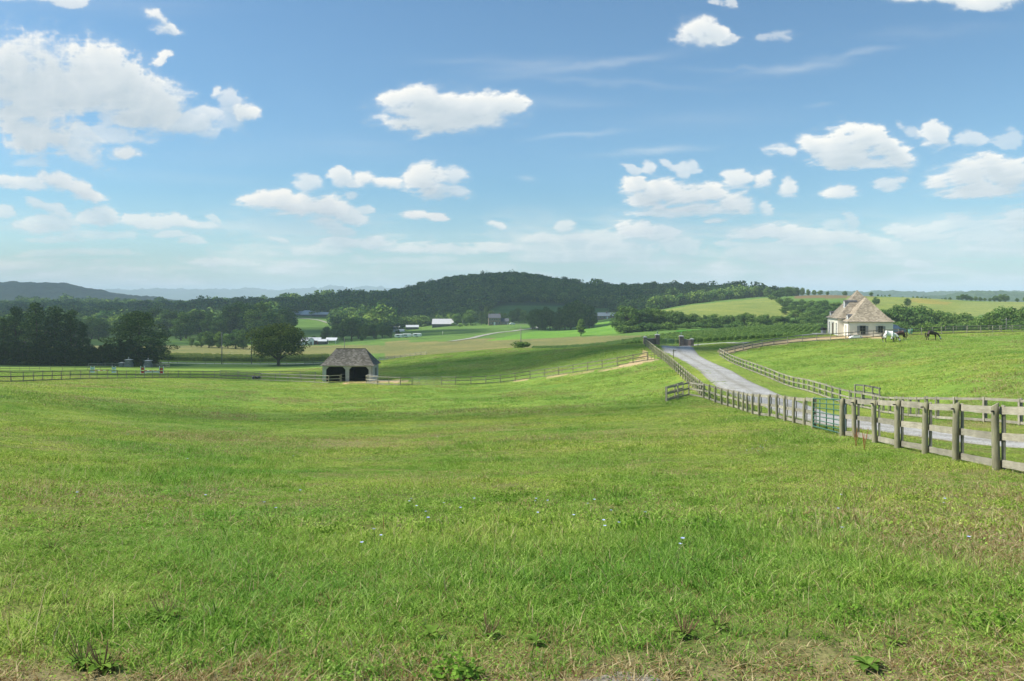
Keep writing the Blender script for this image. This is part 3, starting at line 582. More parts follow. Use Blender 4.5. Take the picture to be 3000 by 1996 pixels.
top_tree(1702,428,933,1.0,'column',label='lone pale green tree in the bright green field',cat='tree')
p=at(1525,214); tree(1525,226,3.1,1.55,'bush',label='round dark bush at the foot of the utility pole on the mound crest',cat='bush')
# belt of trees behind the corn and the green strip
rg=random.Random(9); x=1818
while x<2420:
    topy=np.interp(x,[1770,1800,1850,1900,1950,1980,2050,2150,2250,2300,2350,2420],[895,890,900,905,902,908,920,918,917,925,930,915])+rg.uniform(-4,5)
    kd='light' if (x>1985 and rg.random()<.5) else 'broadleaf'
    top_tree(x,435+rg.uniform(-8,14),topy,1.0+rg.uniform(-.1,.25),kd,label='leafy tree of the belt behind the corn, below the pale hill field',group='tree belt behind the corn')
    if rg.random()<.9: top_tree(x+5,424+rg.uniform(-3,3),945+rg.uniform(-6,8),1.5,'scrub' if rg.random()<.5 else 'bush',label='bush at the foot of the tree belt behind the corn',cat='bush',group='bushes below the tree belt')
    x+=15+rg.uniform(-3,3)
grove([(x_,D_,t_+rg.uniform(-3,3),1.65,'broadleaf' if rg.random()<.5 else 'light') for x_,D_,t_ in ((2275,700,850),(2260,690,862),(2285,640,872),(2300,600,878),(2310,640,868),(2320,560,888),(2330,600,880),(2345,540,892),(2350,620,875),(2365,560,885),(2380,520,895),(2375,600,880),(2395,540,885),(2405,500,900),(2330,500,905),(2360,480,912),(2390,470,915),(2410,560,878),(2300,540,895),(2425,520,890),(2440,480,905),(2415,455,920),(2450,540,880),(2470,500,893),(2435,440,935))],
  'tree on the wooded bank left of the cream house','trees on the bank left of the house')
grove([(2215,800,834,1.0,'broadleaf'),(2228,805,837,1.0,'broadleaf'),(2205,810,845,1.0,'light'),(2250,790,838,1.1,'light'),(2262,790,846,1.0,'light'),(2240,800,850,1.1,'broadleaf'),(2290,760,842,1.0,'broadleaf'),(2305,765,837,1.1,'light'),(2318,770,838,1.0,'light'),(2333,765,840,1.1,'broadleaf'),(2350,770,842,1.1,'broadleaf'),(2368,790,846,1.0,'light'),(2385,800,848,1.0,'light'),(2180,830,850,1.1,'broadleaf'),(2165,840,852,1.1,'broadleaf')],
  'tree on the skyline above the pale hill field','skyline trees above the pale hill field')
for i,(x_,D_,t_,w_,lb) in enumerate(((2403,780,849,1.3,'small round tree on the ridge left of the brown field'),(2424,790,853,1.1,'dark round tree on the skyline left of the house roof'),(2475,800,852,1.5,'low dark tree on the skyline just left of the house roof'),
    (2553,720,855,1.3,'dark tree on the skyline just right of the house roof'),(2606,730,862,1.4,'pale green tree at the right end of the skyline row by the roof'),(2566,580,870,1.2,'small tree inside the hill field right of the roof'),(2659,560,873,1.3,'small round tree in the middle of the yellow field'))):
    top_tree(x_,D_,t_,w_,'light' if i in(0,4) else 'broadleaf',label=lb)
grove([(2572,730,862,1.2,'broadleaf'),(2583,735,864,1.2,'broadleaf'),(2593,735,865,1.2,'broadleaf')],'low tree in the skyline row right of the house roof','low skyline trees by the roof')
grove([(x_,760,t_,1.3,'broadleaf') for x_,t_ in ((2645,872),(2675,868),(2688,867),(2700,869),(2712,870),(2724,872),(2770,872),(2783,870),(2760,874))],'low tree along the far edge of the yellow field','trees at the far edge of the yellow field')
grove([(x_,690,t_,1.2,'broadleaf' if i%3 else 'light') for i,(x_,t_) in enumerate(((2808,865),(2820,860),(2833,862),(2845,868),(2858,867),(2872,870),(2885,872),(2900,872),(2915,864),(2930,860),(2945,861),(2980,872),(3005,868)))],'tree in the row behind the smooth pale field at far right','tree row behind the smooth pale field')
rg=random.Random(21); x=2560
while x<3090:
    topy=np.interp(x,[2560,2600,2640,2690,2720,2760,2780,2830,2870,2900,2950,3000,3090],[905,900,895,892,903,898,912,915,925,905,892,902,900])+rg.uniform(-9,9)
    D_=np.interp(x,[2560,2850,2880,3090],[360,360,300,290])+rg.uniform(-14,14)
    lab='dark tree of the thick wood rising behind the right fence' if x>2862 else 'tree of the wood behind the house and horses'
    top_tree(x,D_,topy,.8+rg.uniform(-.05,.3),'broadleaf' if rg.random()<.7 else 'light',label=lab,group='dark wood behind the right fence' if x>2862 else 'wood behind the house')
    top_tree(x+7,D_-40,942+rg.uniform(-12,10),1.2,'broadleaf',label='lower tree at the near edge of the wood behind the fence',group='near edge of the wood')
    x+=14+rg.uniform(-4,4)
# scatter tool: many small things of one stuff object
SRC=[]
def scatter(name,P,rot,scale,idx,srcs,attrs=None,kind='stuff',mat=None):
    col=bpy.data.collections.new(name+'_sources')
    for i,me in enumerate(srcs):
        o=bpy.data.objects.new(f'{name}_{i:02d}',me); col.objects.link(o)
    n_=len(P); at_={'rot':('FLOAT_VECTOR',rot),'scl':('FLOAT_VECTOR',scale),'idx':('INT',idx)}; at_.update(attrs or {})
    me=bpy.data.meshes.new(name); me.vertices.add(n_); me.vertices.foreach_set('co',np.asarray(P,np.float32).ravel())
    for nm,(ty,arr) in at_.items():
        a=me.attributes.new(nm,ty,'POINT'); a.data.foreach_set({'FLOAT':'value','INT':'value','FLOAT_VECTOR':'vector'}[ty],np.ascontiguousarray(arr,dtype=np.int32 if ty=='INT' else np.float32).ravel())
    me.update()
    o=link(name,me)
    g=bpy.data.node_groups.new(name,'GeometryNodeTree'); g.interface.new_socket('Geometry',in_out='INPUT',socket_type='NodeSocketGeometry'); g.interface.new_socket('Geometry',in_out='OUTPUT',socket_type='NodeSocketGeometry')
    N=g.nodes; gi=N.new('NodeGroupInput'); go=N.new('NodeGroupOutput'); mp=N.new('GeometryNodeMeshToPoints'); ip=N.new('GeometryNodeInstanceOnPoints'); ci=N.new('GeometryNodeCollectionInfo')
    ci.inputs['Collection'].default_value=col; ci.inputs['Separate Children'].default_value=True; ci.inputs['Reset Children'].default_value=True
    def na(nm,ty):
        a=N.new('GeometryNodeInputNamedAttribute'); a.data_type=ty; a.inputs[0].default_value=nm; return [s for s in a.outputs if s.enabled][0]
    ip.inputs['Pick Instance'].default_value=True
    g.links.new(gi.outputs[0],mp.inputs[0]); g.links.new(mp.outputs[0],ip.inputs['Points']); g.links.new(ci.outputs[0],ip.inputs['Instance'])
    g.links.new(na('idx','INT'),ip.inputs['Instance Index']); g.links.new(na('rot','FLOAT_VECTOR'),ip.inputs['Rotation']); g.links.new(na('scl','FLOAT_VECTOR'),ip.inputs['Scale'])
    g.links.new(ip.outputs[0],go.inputs[0])
    md=o.modifiers.new('scatter','NODES'); md.node_group=g
    return tag(o,kind=kind)
# far woods: thousands of crowns over the hill and the valley floor
WCR=[crown_mesh('crown',dec_lobes(100+s,.42,.0,1,15,(.14,.24),.6),420,0.115,100+s,M_WOOD) for s in range(7)]
def wood(name,X,Y,keep,spacing,hs,sink=0.12,ws=(0.9,1.25)):
    x=np.arange(X[0],X[1],spacing); y=np.arange(Y[0],Y[1],spacing); A,B=np.meshgrid(x,y); A=A.ravel()+rng.uniform(-.45,.45,A.size)*spacing; B=B.ravel()+rng.uniform(-.45,.45,B.size)*spacing
    px=1500+F*A/B; k=keep(px,B,A); A=A[k];B=B[k]; z=ground(A,B); H=rng.uniform(hs[0],hs[1],len(A))*(1+0.25*fbm(A/60,B/60,2,55)); 
    H*=np.where(rng.random(len(A))>.94,rng.uniform(1.2,1.6,len(A)),1); W=H*rng.uniform(ws[0],ws[1],len(A)); print(name,len(A))
    return scatter(name,np.c_[A,B,z-H*sink],np.c_[0*A,0*A,rng.uniform(0,6.28,len(A))],np.c_[W,W,H],rng.integers(0,len(WCR),len(A)),WCR)
def hillkeep(px,D,X):
    lo=np.interp(px,[880,1000,1100,1230,1330,1420,1460,1500,1660,1700,1760,1850,1930,2000,2100,2200,2300],[930,930,930,900,870,860,930,925,925,920,880,760,705,730,740,800,880])
    hole=inpoly(px,D,[(1425,840),(1460,925),(1560,930),(1660,925),(1690,880),(1640,840)])|inpoly(px,D,[(1720,850),(1730,900),(1800,895),(1820,850)])
    return (px>870)&(px<2330)&(D>lo)&(D<1290)&~hole
wood('hill_wood',(-330,420),(700,1300),hillkeep,6.8,(8,15.5))
def leftkeep(px,D,X):
    lo=np.interp(px,[-700,-200,0,150,260,330,450,520,600,700,780,830,880,980,1000,1100,1200],[420,430,440,480,640,640,620,600,660,680,700,880,885,870,700,650,720])
    hi=np.interp(px,[-700,0,900,1100],[1500,1500,1500,1000])
    fld=inpoly(px,D,[(225,500),(225,760),(330,760),(330,500)])|inpoly(px,D,[(470,500),(470,640),(600,640),(600,500)])|inpoly(px,D,[(990,480),(990,640),(1230,700),(1230,480)])
    return (px>-700)&(px<1150)&(D>lo)&(D<hi)&~fld
wood('valley_wood',(-1500,-60),(420,1500),leftkeep,10.5,(12,19))
wood('lower_wood',(-260,-30),(640,940),lambda px,D,X:(px>975)&(px<1400)&(D>np.interp(px,[975,1100,1200,1300,1400],[700,690,745,760,735]))&(D<940),8.5,(8,14))
# corn
def corn_mesh(seed):
    rg=np.random.default_rng(seed); n=150; P=np.c_[rg.uniform(-.6,.6,n),rg.normal(0,.13,n),rg.uniform(.1,1,n)**.8*2.1]; N=rg.normal(size=(n,3))*np.array([1,1,.7])+np.array([0,0,.3])
    V,Fq,t=quads(P,N,.5,rg,.28); return V,Fq,t
M_CORN=foliage_mat('corn_leaves',(0.10,0.18,0.04),(0.28,0.40,0.12),.3,.4,.2); M_CORNY=foliage_mat('corn_leaves_ripe',(0.17,0.24,0.05),(0.36,0.40,0.13),.3,.25,.2)
def corn(name,X,Y,keep,rowdir,row,seg,mat,h=1.0):
    src=[mesh_np('corn_row',*corn_mesh(s)[:2],mat,{'tone':('FLOAT',corn_mesh(s)[2])}) for s in (1,2,3)]
    c,s=math.cos(rowdir),math.sin(rowdir); L=260; u=np.arange(-L,L,seg); v=np.arange(-L,L,row); A,B=np.meshgrid(u,v); cx=(X[0]+X[1])/2; cy_=(Y[0]+Y[1])/2
    x=cx+A.ravel()*c-B.ravel()*s; y=cy_+A.ravel()*s+B.ravel()*c; ok=(x>X[0])&(x<X[1])&(y>Y[0])&(y<Y[1]); x=x[ok];y=y[ok]
    px=1500+F*x/y; k=keep(px,y); x=x[k];y=y[k]; n_=len(x); print(name,n_); S_=h*rng.uniform(.85,1.12,n_)
    scatter(name,np.c_[x,y,ground(x,y)],np.c_[0*x,0*x,np.full(n_,rowdir)+np.where(rng.random(n_)<.5,0,math.pi)],np.c_[np.full(n_,seg/1.2),np.full(n_,1.0),S_],rng.integers(0,3,n_),src)
corn('corn_field',(-10,190),(200,350),lambda px,D:(px>1560)&(px<2500)&(D>np.interp(px,[1560,1700,1890,1960,2040,2200,2330,2500],[262,238,204,204,206,214,222,235]))&(D<np.interp(px,[1560,1900,2300,2500],[345,330,320,300])),R(66),1.6,1.3,M_CORN,.62)
corn('ripe_corn_strip',(-175,-60),(312,365),lambda px,D:(px>478)&(px<960)&(D>316)&(D<345),R(5),1.6,1.5,M_CORNY,.95)
# ------------------------------------------------------------------ grass
def grass_mat():
    m=bpy.data.materials.new('grass_blades'); m.use_nodes=True; n=m.node_tree.nodes; l=m.node_tree.links; n.remove(n['Principled BSDF'])
    g=n.new('ShaderNodeNewGeometry'); pos=g.outputs['Position']
    f1=noise_node(n,l,0.22,pos,4,0.6); f2=noise_node(n,l,1.7,pos,3,0.6); f0=noise_node(n,l,0.03,pos,3,0.6)
    t=n.new('ShaderNodeAttribute'); t.attribute_name='tone'
    dr_=n.new('ShaderNodeAttribute'); dr_.attribute_type='INSTANCER'; dr_.attribute_name='dry'
    s=math_(n,l,'ADD',math_(n,l,'MULTIPLY',f2,0.42),math_(n,l,'MULTIPLY',t.outputs['Fac'],0.58))
    c=ramp(n,l,s,[(0.20,(0.07,0.14,0.02)),(0.42,(0.25,0.40,0.065)),(0.62,(0.40,0.54,0.12)),(0.80,(0.62,0.68,0.26))])
    c=mix(n,l,1.0,c,ramp(n,l,f1,[(0.3,(0.60,0.80,0.66)),(0.7,(1.3,1.12,1.05))]),'MULTIPLY')
    c=mix(n,l,1.0,c,ramp(n,l,f0,[(0.35,(0.85,0.95,0.9)),(0.65,(1.18,1.05,1.05))]),'MULTIPLY')
    dc=ramp(n,l,t.outputs['Fac'],[(0.1,(0.20,0.12,0.05)),(0.5,(0.42,0.32,0.15)),(0.9,(0.62,0.52,0.30))])
    th=math_(n,l,'GREATER_THAN',math_(n,l,'ADD',dr_.outputs['Fac'],math_(n,l,'MULTIPLY',math_(n,l,'FRACT',math_(n,l,'MULTIPLY',t.outputs['Fac'],37.3)),0.75)),0.685)
    lf_=n.new('ShaderNodeAttribute'); lf_.attribute_name='leafy'; th=math_(n,l,'MULTIPLY',th,math_(n,l,'SUBTRACT',1.0,lf_.outputs['Fac']))
    c=mix(n,l,th,c,dc)
    d=n.new('ShaderNodeBsdfDiffuse'); tr=n.new('ShaderNodeBsdfTranslucent'); gl=n.new('ShaderNodeBsdfGlossy'); gl.inputs['Roughness'].default_value=.45; gl.inputs[0].default_value=(1,1,1,1)
    mx=n.new('ShaderNodeMixShader'); mx.inputs[0].default_value=.45; m2=n.new('ShaderNodeMixShader'); m2.inputs[0].default_value=.0
    l.new(c,d.inputs[0]); l.new(c,tr.inputs[0]); l.new(d.outputs[0],mx.inputs[1]); l.new(tr.outputs[0],mx.inputs[2]); l.new(mx.outputs[0],m2.inputs[1]); l.new(gl.outputs[0],m2.inputs[2]); l.new(m2.outputs[0],n['Material Output'].inputs[0])
    return m
GM=grass_mat()
def patch(L,dens,h,w,seg,seed,lean=0.6,leafs=0,clump=0.5,lf=3.2,t0=0.0,t1=1.0):
    rg=np.random.default_rng(seed); n=int(dens*L*L); P=rg.uniform(-L*.62,L*.62,(n,2))
    P=P[rg.random(n)<(0.35+0.65*np.clip(0.5+fbm(P[:,0]/(L*.25)+seed*7,P[:,1]/(L*.25),3,seed)*clump*2,0,1))]; n=len(P)
    hh=h*rg.uniform(.35,1.15,n)*np.clip(0.8+fbm(P[:,0]/(L*.2)+seed,P[:,1]/(L*.2),2,seed+5)*1.0,.35,1.7); a=rg.uniform(0,2*np.pi,n); ln=hh*lean*rg.uniform(.1,1.6,n); b=a+rg.uniform(-1.9,1.9,n)+np.pi/2
    wx=np.cos(b)*w/2; wy=np.sin(b)*w/2; V=np.zeros((n,2*(seg+1),3)); wk=rg.uniform(.6,1.4,n)
    for i in range(seg+1):
        t=i/seg; ww=(1-t**1.6)*.92+.08; cx=P[:,0]+np.cos(a)*ln*t**2; cy_=P[:,1]+np.sin(a)*ln*t**2; z=hh*(t-0.28*lean*t*t)-.01
        V[:,2*i]=np.c_[cx-wx*ww*wk,cy_-wy*ww*wk,z]; V[:,2*i+1]=np.c_[cx+wx*ww*wk,cy_+wy*ww*wk,z]
    base=np.arange(n)[:,None]*2*(seg+1); Fq=np.concatenate([base+np.array([2*i,2*i+1,2*i+3,2*i+2]) for i in range(seg)],0)
    T=np.repeat(rg.uniform(t0,t1,n),2*(seg+1)); V=V.reshape(-1,3)
    if leafs:
        q=rg.uniform(-L*.55,L*.55,(leafs,2)); Vq,Fl,tq=quads(np.c_[q,rg.uniform(.01,h*.45,leafs)],rg.normal(size=(leafs,3))*.45+np.array([0,0,1]),w*lf,rg,.8)
        nb=len(V); Fq=np.r_[Fq,Fl+len(V)]; V=np.r_[V,Vq]; T=np.r_[T,tq*.8]
    else: nb=len(V)
    return mesh_np('grass_patch',V,Fq,GM,{'tone':('FLOAT',T),'leafy':('FLOAT',(np.arange(len(V))>=nb)*1.0)})
RP=np.array([(p.x,p.y) for p in smooth_path([Vector((p.x,p.y)) for p in road_pts],10)])
SP=np.array([(p.x,p.y) for p in smooth_path([Vector((p.x,p.y)) for p in sp],10)])
def nogo(x,y,mar):
    d=np.full(x.shape,1e9)
    for p in RP[::2]: d=np.minimum(d,np.hypot(x-p[0],y-p[1]))
    d2=np.full(x.shape,1e9)
    for p in SP[::2]: d2=np.minimum(d2,np.hypot(x-p[0],y-p[1]))
    px=1500+F*x/np.maximum(y,.1); z=ground(x,y); py=HZ-F*z/np.maximum(y,.1); bad=(d<2.25+mar)|(d2<1.6+mar)
    for c,poly,lo,hi in FIELDS:
        if c in (C_TAN,C_CORN,C_BROWN,C_BRIGHT,C_DARK): bad|=inpoly(px,py,poly)&(y>lo)&(y<hi)
    return bad
def euler_of(nx,ny,spin):
    # small tilts: rotate about x by ny and about y by -nx after spinning about z (XYZ order applies z last, so tilt in local frame)
    c,s=np.cos(spin),np.sin(spin); gx=nx*c+ny*s; gy=-nx*s+ny*c
    return np.c_[np.arctan(gy),-np.arctan(gx),spin]
def grass(name,r0,r1,step,srcs,amax=0.66,sc=(.85,1.2),mar=None,keepf=None,dadd=0.0):
    x=np.arange(-r1*math.sin(amax),r1*math.sin(amax),step); y=np.arange(r0*.6,r1,step); A,B=np.meshgrid(x,y); A=A.ravel(); B=B.ravel()
    A=A+rng.uniform(-.5,.5,A.size)*step; B=B+rng.uniform(-.5,.5,B.size)*step; r=np.hypot(A,B); k=(r>r0)&(r<r1)&(np.abs(np.arctan2(A,B))<amax); A=A[k];B=B[k]
    k=~nogo(A,B,mar if mar is not None else step*.35)
    if keepf is not None: k&=keepf(A,B)
    A=A[k];B=B[k]; e=.5; z=ground(A,B); zx=(ground(A+e,B)-z)/e; zy=(ground(A,B+e)-z)/e
    sp_=rng.uniform(0,2*np.pi,len(A)); S_=rng.uniform(sc[0],sc[1],len(A)); d=dryness(A,B)
    mown=inpoly(1500+F*A/B,HZ-F*z/B,FIELDS[15][1])
    hs=S_*np.where(mown,.45,1)*np.clip(1+fbm(A/4,B/4,4,71)*1.5,.45,2.1)*(1-.45*np.clip(d*1.2-.3,0,1))
    print(name,len(A)); return scatter(name,np.c_[A,B,z],euler_of(-zx*-1,zy,sp_),np.c_[S_,S_,hs],rng.integers(0,len(srcs),len(A)),srcs,{'dry':('FLOAT',np.clip(d+dadd,0,1.2))})
grass('near_grass',2.2,8.6,.42,[patch(.6,4200,.085,.0058,3,s,1.0,330,1.3,2.2,.04) for s in range(5)])
grass('pasture_grass',8.2,27,.95,[patch(1.25,1000,.10,.010,2,10+s,1.0,420,1.3,2.6,.02) for s in range(5)])
grass('middle_grass',26,72,1.35,[patch(1.8,420,.10,.020,1,20+s,.9,150,1.1,2.0) for s in range(4)],mar=.5)
grass('far_grass',70,235,3.0,[patch(3.8,110,.14,.05,1,30+s,.9,0,1.1) for s in range(4)],mar=1.2)
def clump(seed,R_,H,nl,lw,t0,t1):
    rg=np.random.default_rng(seed); V,Fq,t=cloud([(rg.uniform(-R_,R_)*.6,rg.uniform(-R_,R_)*.6,H*.25,R_*.55,R_*.55,H*rg.uniform(.5,.9)) for _ in range(6)],nl,lw,seed,inner=.7,rnd=.9,asp=.75); t=t0+(t1-t0)*t
    return mesh_np('leafy_clump',V,Fq,GM,{'tone':('FLOAT',t),'leafy':('FLOAT',np.ones(len(V)))})
grass('clover_clumps',2.6,34,.75,[clump(s,.18,.07,420,.017,.0,.5) for s in (1,2)]+[clump(3,.14,.08,300,.018,.15,.6),clump(4,.22,.05,500,.013,.35,.9)],keepf=lambda A,B:(fbm(A/2.2,B/2.2,4,131)>.08),sc=(.5,1.6))
grass('seed_stalks',3.0,42,.62,[patch(.5,170,.17,.0040,3,60+s,.5,0,1.0,t0=.2) for s in range(3)],keepf=lambda A,B:(fbm(A/3.1,B/2.4,4,151)>.10),sc=(.7,1.3),dadd=.62)
grass('tufts',8,75,1.5,[patch(.42,1000,.17,.009,3,80+s,.7,0,.3,t0=.0,t1=.75) for s in range(3)],keepf=lambda A,B:(fbm(A/4,B/4,4,171)>.16),sc=(.7,1.5),dadd=-.3)
# ------------------------------------------------------------------ timber, fences
def wood_mat(name,c1,c2,c3,moss=None):
    m,n,l,b=newmat(name); setp(b,0.85,0.2)
    tc=n.new('ShaderNodeTexCoord'); oi=n.new('ShaderNodeObjectInfo')
    ad=n.new('ShaderNodeVectorMath'); ad.operation='ADD'; l.new(tc.outputs['Object'],ad.inputs[0]); l.new(oi.outputs['Random'],ad.inputs[1])
    g=n.new('ShaderNodeNewGeometry')
    mp=n.new('ShaderNodeMapping'); mp.inputs['Scale'].default_value=(3.0,14,22) if moss is None else (16,16,2.2); l.new(ad.outputs[0],mp.inputs[0])
    f=noise_node(n,l,1.0,mp.outputs[0],6,0.7,1.5); f2=noise_node(n,l,2.3,g.outputs['Position'],4,0.6)
    c=ramp(n,l,f,[(0.28,c1),(0.5,c2),(0.72,c3)])
    c=mix(n,l,1.0,c,ramp(n,l,f2,[(0.3,(0.72,0.72,0.70)),(0.7,(1.2,1.2,1.18))]),'MULTIPLY')
    c=mix(n,l,1.0,c,ramp(n,l,oi.outputs['Random'],[(0,(0.8,0.8,0.78)),(1,(1.18,1.16,1.12))]),'MULTIPLY')
    if moss: c=mix(n,l,math_(n,l,'MULTIPLY',f2,0.8),c,moss)
    l.new(c,b.inputs['Base Color']); bump(n,l,b,f,0.5,0.01); return m
W_BOARD=wood_mat('weathered_board',(0.12,0.11,0.085),(0.30,0.28,0.225),(0.50,0.47,0.385))
W_POST=wood_mat('weathered_post',(0.10,0.09,0.065),(0.28,0.25,0.175),(0.48,0.44,0.33),(0.20,0.21,0.12))
W_DARK=wood_mat('shaded_board',(0.06,0.06,0.055),(0.12,0.12,0.11),(0.2,0.2,0.18))
W_END=simple('cut_timber',(0.30,0.27,0.2),(0.48,0.44,0.34),6,0.8)
def board_mesh(name,seed,mat):
    rg=random.Random(seed); mb=MB(); N=7                       # unit board: x -0.5..0.5, y/z -0.5..0.5, slightly bowed and chipped
    vs=[]
    for i in range(N+1):
        x=i/N-.5; dz=0.06*math.sin(3.1*(x+.5))*rg.choice((-1,1,1)); dy=rg.uniform(-.06,.06)
        a=rg.uniform(-.03,.03); b=rg.uniform(-.03,.03)
        vs+=[(x,-.5+dy,-.5+dz*.3+a),(x,.5+dy,-.5+dz*.3+a),(x,.5+dy,.5+dz*.3+b),(x,-.5+dy,.5+dz*.3+b)]
    fs=[(0,1,2,3),tuple(4*N+j for j in (3,2,1,0))]
    for i in range(N):
        for j in range(4): fs.append((4*i+j,4*i+4+j,4*i+4+(j+1)%4,4*i+(j+1)%4))
    mb.add(vs,fs); return mb.mesh(name,mat)
BOARDS=[board_mesh('rail',s,W_BOARD) for s in range(4)]; BATT=[board_mesh('batten',s+9,W_BOARD) for s in range(2)]; BOARDSD=[board_mesh('rail',s+20,W_DARK) for s in range(2)]
def log_post(seed,r=.072,h=1.0,slant=.035):
    rg=random.Random(seed); mb=MB(); n=12; rings=[-.25,0,.3,.6,.85,1.0]; vs=[]
    for k,z in enumerate(rings):
        for j in range(n):
            a=2*math.pi*j/n; rr=r*(1.08-.1*z)*(1+.07*math.sin(3*a+seed+z*4)+rg.uniform(-.03,.03)); zz=z*h if z<1 else h+slant*math.cos(a+1.1)
            vs.append((rr*math.cos(a)+.008*math.sin(z*5+seed),rr*math.sin(a),zz))
    fs=[(k*n+j,k*n+(j+1)%n,(k+1)*n+(j+1)%n,(k+1)*n+j) for k in range(len(rings)-1) for j in range(n)]; fs.append(tuple((len(rings)-1)*n+j for j in range(n)))
    mb.add(vs,fs); me=mb.mesh('post',[W_POST,W_END],True)
    p=me.polygons; 
    for q in p:
        if len(q.vertices)==n: q.material_index=1; q.use_smooth=False
    return me
POSTS=[log_post(s) for s in range(5)]
SQP=[MB().box(-.055,.055,-.055,.055,-.25,1.0).mesh('post',W_BOARD,bevel=.008)]
def put(name,me,parent,M):
    o=bpy.data.objects.new(name,me); COL.objects.link(o); o.parent=parent; o.matrix_basis=M; return o
def beam(name,me,parent,a,b,th,hh):
    """board between world points a,b (parent at origin), thickness th, height hh"""
    a=Vector(a); b=Vector(b); d=b-a; L=d.length; x=d.normalized(); y=Vector((0,0,1)).cross(x).normalized(); z=x.cross(y)
    M=Matrix(((x.x*L,y.x*th,z.x*hh,(a.x+b.x)/2),(x.y*L,y.y*th,z.y*hh,(a.y+b.y)/2),(x.z*L,y.z*th,z.z*hh,(a.z+b.z)/2),(0,0,0,1)))
    return put(name,me,parent,M)
def local(M0,o):
    o.matrix_basis=M0.inverted()@o.matrix_basis
def fence(pts,label,H=1.35,rails=(.94,.53,.10),rh=.15,rth=.035,side=1,battens=False,posts=POSTS,boards=BOARDS,pr=1.0,name='rail_fence',ends=(True,True),group=None,cat='fence',lean=.02,bside=None,wires=False):
    """pts: ground points of the posts; side=+1 rails on the left of the walking direction"""
    root=empty(name,pts[0]); tag(root,label,cat,group); M0=Matrix.Translation(Vector(pts[0])); rg=random.Random(len(pts)*31+int(pts[0][0]*10)); objs=[]
    n=len(pts); hs=[H*rg.uniform(.97,1.04) for _ in pts]
    def nrm(i):
        d=Vector(pts[min(i+1,n-1)])-Vector(pts[max(i-1,0)]); d.z=0; d.normalize(); return Vector((-d.y,d.x,0))
    for i,p in enumerate(pts):
        if (i==0 and not ends[0]) or (i==n-1 and not ends[1]): continue
        M=Matrix.Translation(Vector(p))@Matrix.Rotation(rg.uniform(-lean,lean),4,'X')@Matrix.Rotation(rg.uniform(-lean,lean),4,'Y')@(Matrix.Rotation(rg.uniform(0,.5),4,'Z') if posts is not SQP else Matrix.Rotation(math.atan2(nrm(i).y,nrm(i).x),4,'Z'))@Matrix.Diagonal((pr,pr,hs[i],1))
        objs.append(put('post',rg.choice(posts),root,M))
    off=(.085*pr+rth/2)*side
    for i in range(n-1):
        a=Vector(pts[i])+nrm(i)*off; b=Vector(pts[i+1])+nrm(i+1)*off
        for k,f in enumerate(rails):
            za=H*f+rg.uniform(-.015,.015); zb=H*f+rg.uniform(-.015,.015)
            objs.append(beam('rail',rg.choice(boards),root,a+Vector((0,0,za)),b+Vector((0,0,zb)),rth,rh*rg.uniform(.93,1.03)))
    if battens:
        for i in range(n):
            q=Vector(pts[i])+nrm(i)*(off+side*(rth/2+.02)); u=nrm(i); 
            M=Matrix.Translation(q+Vector((0,0,H*.51)))@Matrix.Rotation(math.atan2(u.y,u.x),4,'Z')@Matrix.Diagonal((.035,.13,H*.98,1))
            # batten mesh long axis x -> turn upright
            M=Matrix.Translation(q+Vector((0,0,H*.52)))@Matrix.Rotation(math.atan2(u.y,u.x),4,'Z')@Matrix(((0,1,0,0),(0,0,1,0),(1,0,0,0),(0,0,0,1)))@Matrix.Diagonal((H*1.0,.035,.13,1))
            objs.append(put('batten',rg.choice(BATT),root,M))
    for o in objs: local(M0,o)
    return root,hs
def resample(P,step):
    P=[Vector((p[0],p[1])) for p in P]; P=smooth_path(P,6); L=[0]
    for i in range(1,len(P)): L.append(L[-1]+(P[i]-P[i-1]).length)
    n=max(1,round(L[-1]/step)); xs=np.interp(np.linspace(0,L[-1],n+1),L,[p.x for p in P]); ys=np.interp(np.linspace(0,L[-1],n+1),L,[p.y for p in P])
    zs=ground(xs,ys); return [Vector((float(x),float(y),float(z))) for x,y,z in zip(xs,ys,zs)]
def hp(lst,lo,hi): return [hit(px,py,lo,hi) for px,py in lst]
# near fence, right of the green gate
near=[hit(*q,12,40) for q in ((2919,1378),(2800,1352),(2710,1330),(2628,1314),(2562,1298),(2503,1284),(2466,1280))]
d=(near[0]-near[1]); d.z=0; d.normalize(); ext=[]
for k in (3,2,1):
    q=near[0]+d*2.2*k; ext.append(Vector((q.x,q.y,gz(q.x,q.y))))
print('near',[(round(p.x,1),round(p.y,1),round(p.z,2)) for p in near])
nf,_=fence(ext+near,'near weathered post and rail fence at the right edge, beyond the green gate',side=-1,battens=True,H=1.38,pr=1.05,rh=.165)
gp=hit(2381,1256,25,45)
left_pts=[gp]+[hit(*q,25,80) for q in ((2355,1248),(2325,1241),(2299,1234),(2276,1227),(2253,1222.5))]
tail=hp([(2253,1222.5),(2209,1216),(2160,1200),(2120,1188),(2090,1178),(2061,1168)],35,90)
lp=left_pts+resample(tail,2.3)[1:]
print('lp',[(round(p.x,1),round(p.y,1)) for p in lp][:8],len(lp))
fence(lp,'weathered post and rail fence curving uphill between the green gate and the stile',side=-1,battens=True,H=1.38,rh=.165)
up=[lp[-1]]+hp([(2030,1138),(2004,1114),(1979,1090),(1958,1070),(1938,1053)],60,140)
up=resample(up,2.4); print('up',len(up),up[-1])
fence(up,'straight grey rail fence along the driveway from the stile up to the lower paddock corner',side=-1,battens=True,H=1.36)
up2=resample([up[-1]]+[hit(1912,1032,110,170),hit(1890,1014,130,175)],2.4); print('up2',len(up2))
fence(up2,'farthest stretch of the driveway fence, ending at the stone gate pier',side=-1,H=1.36)
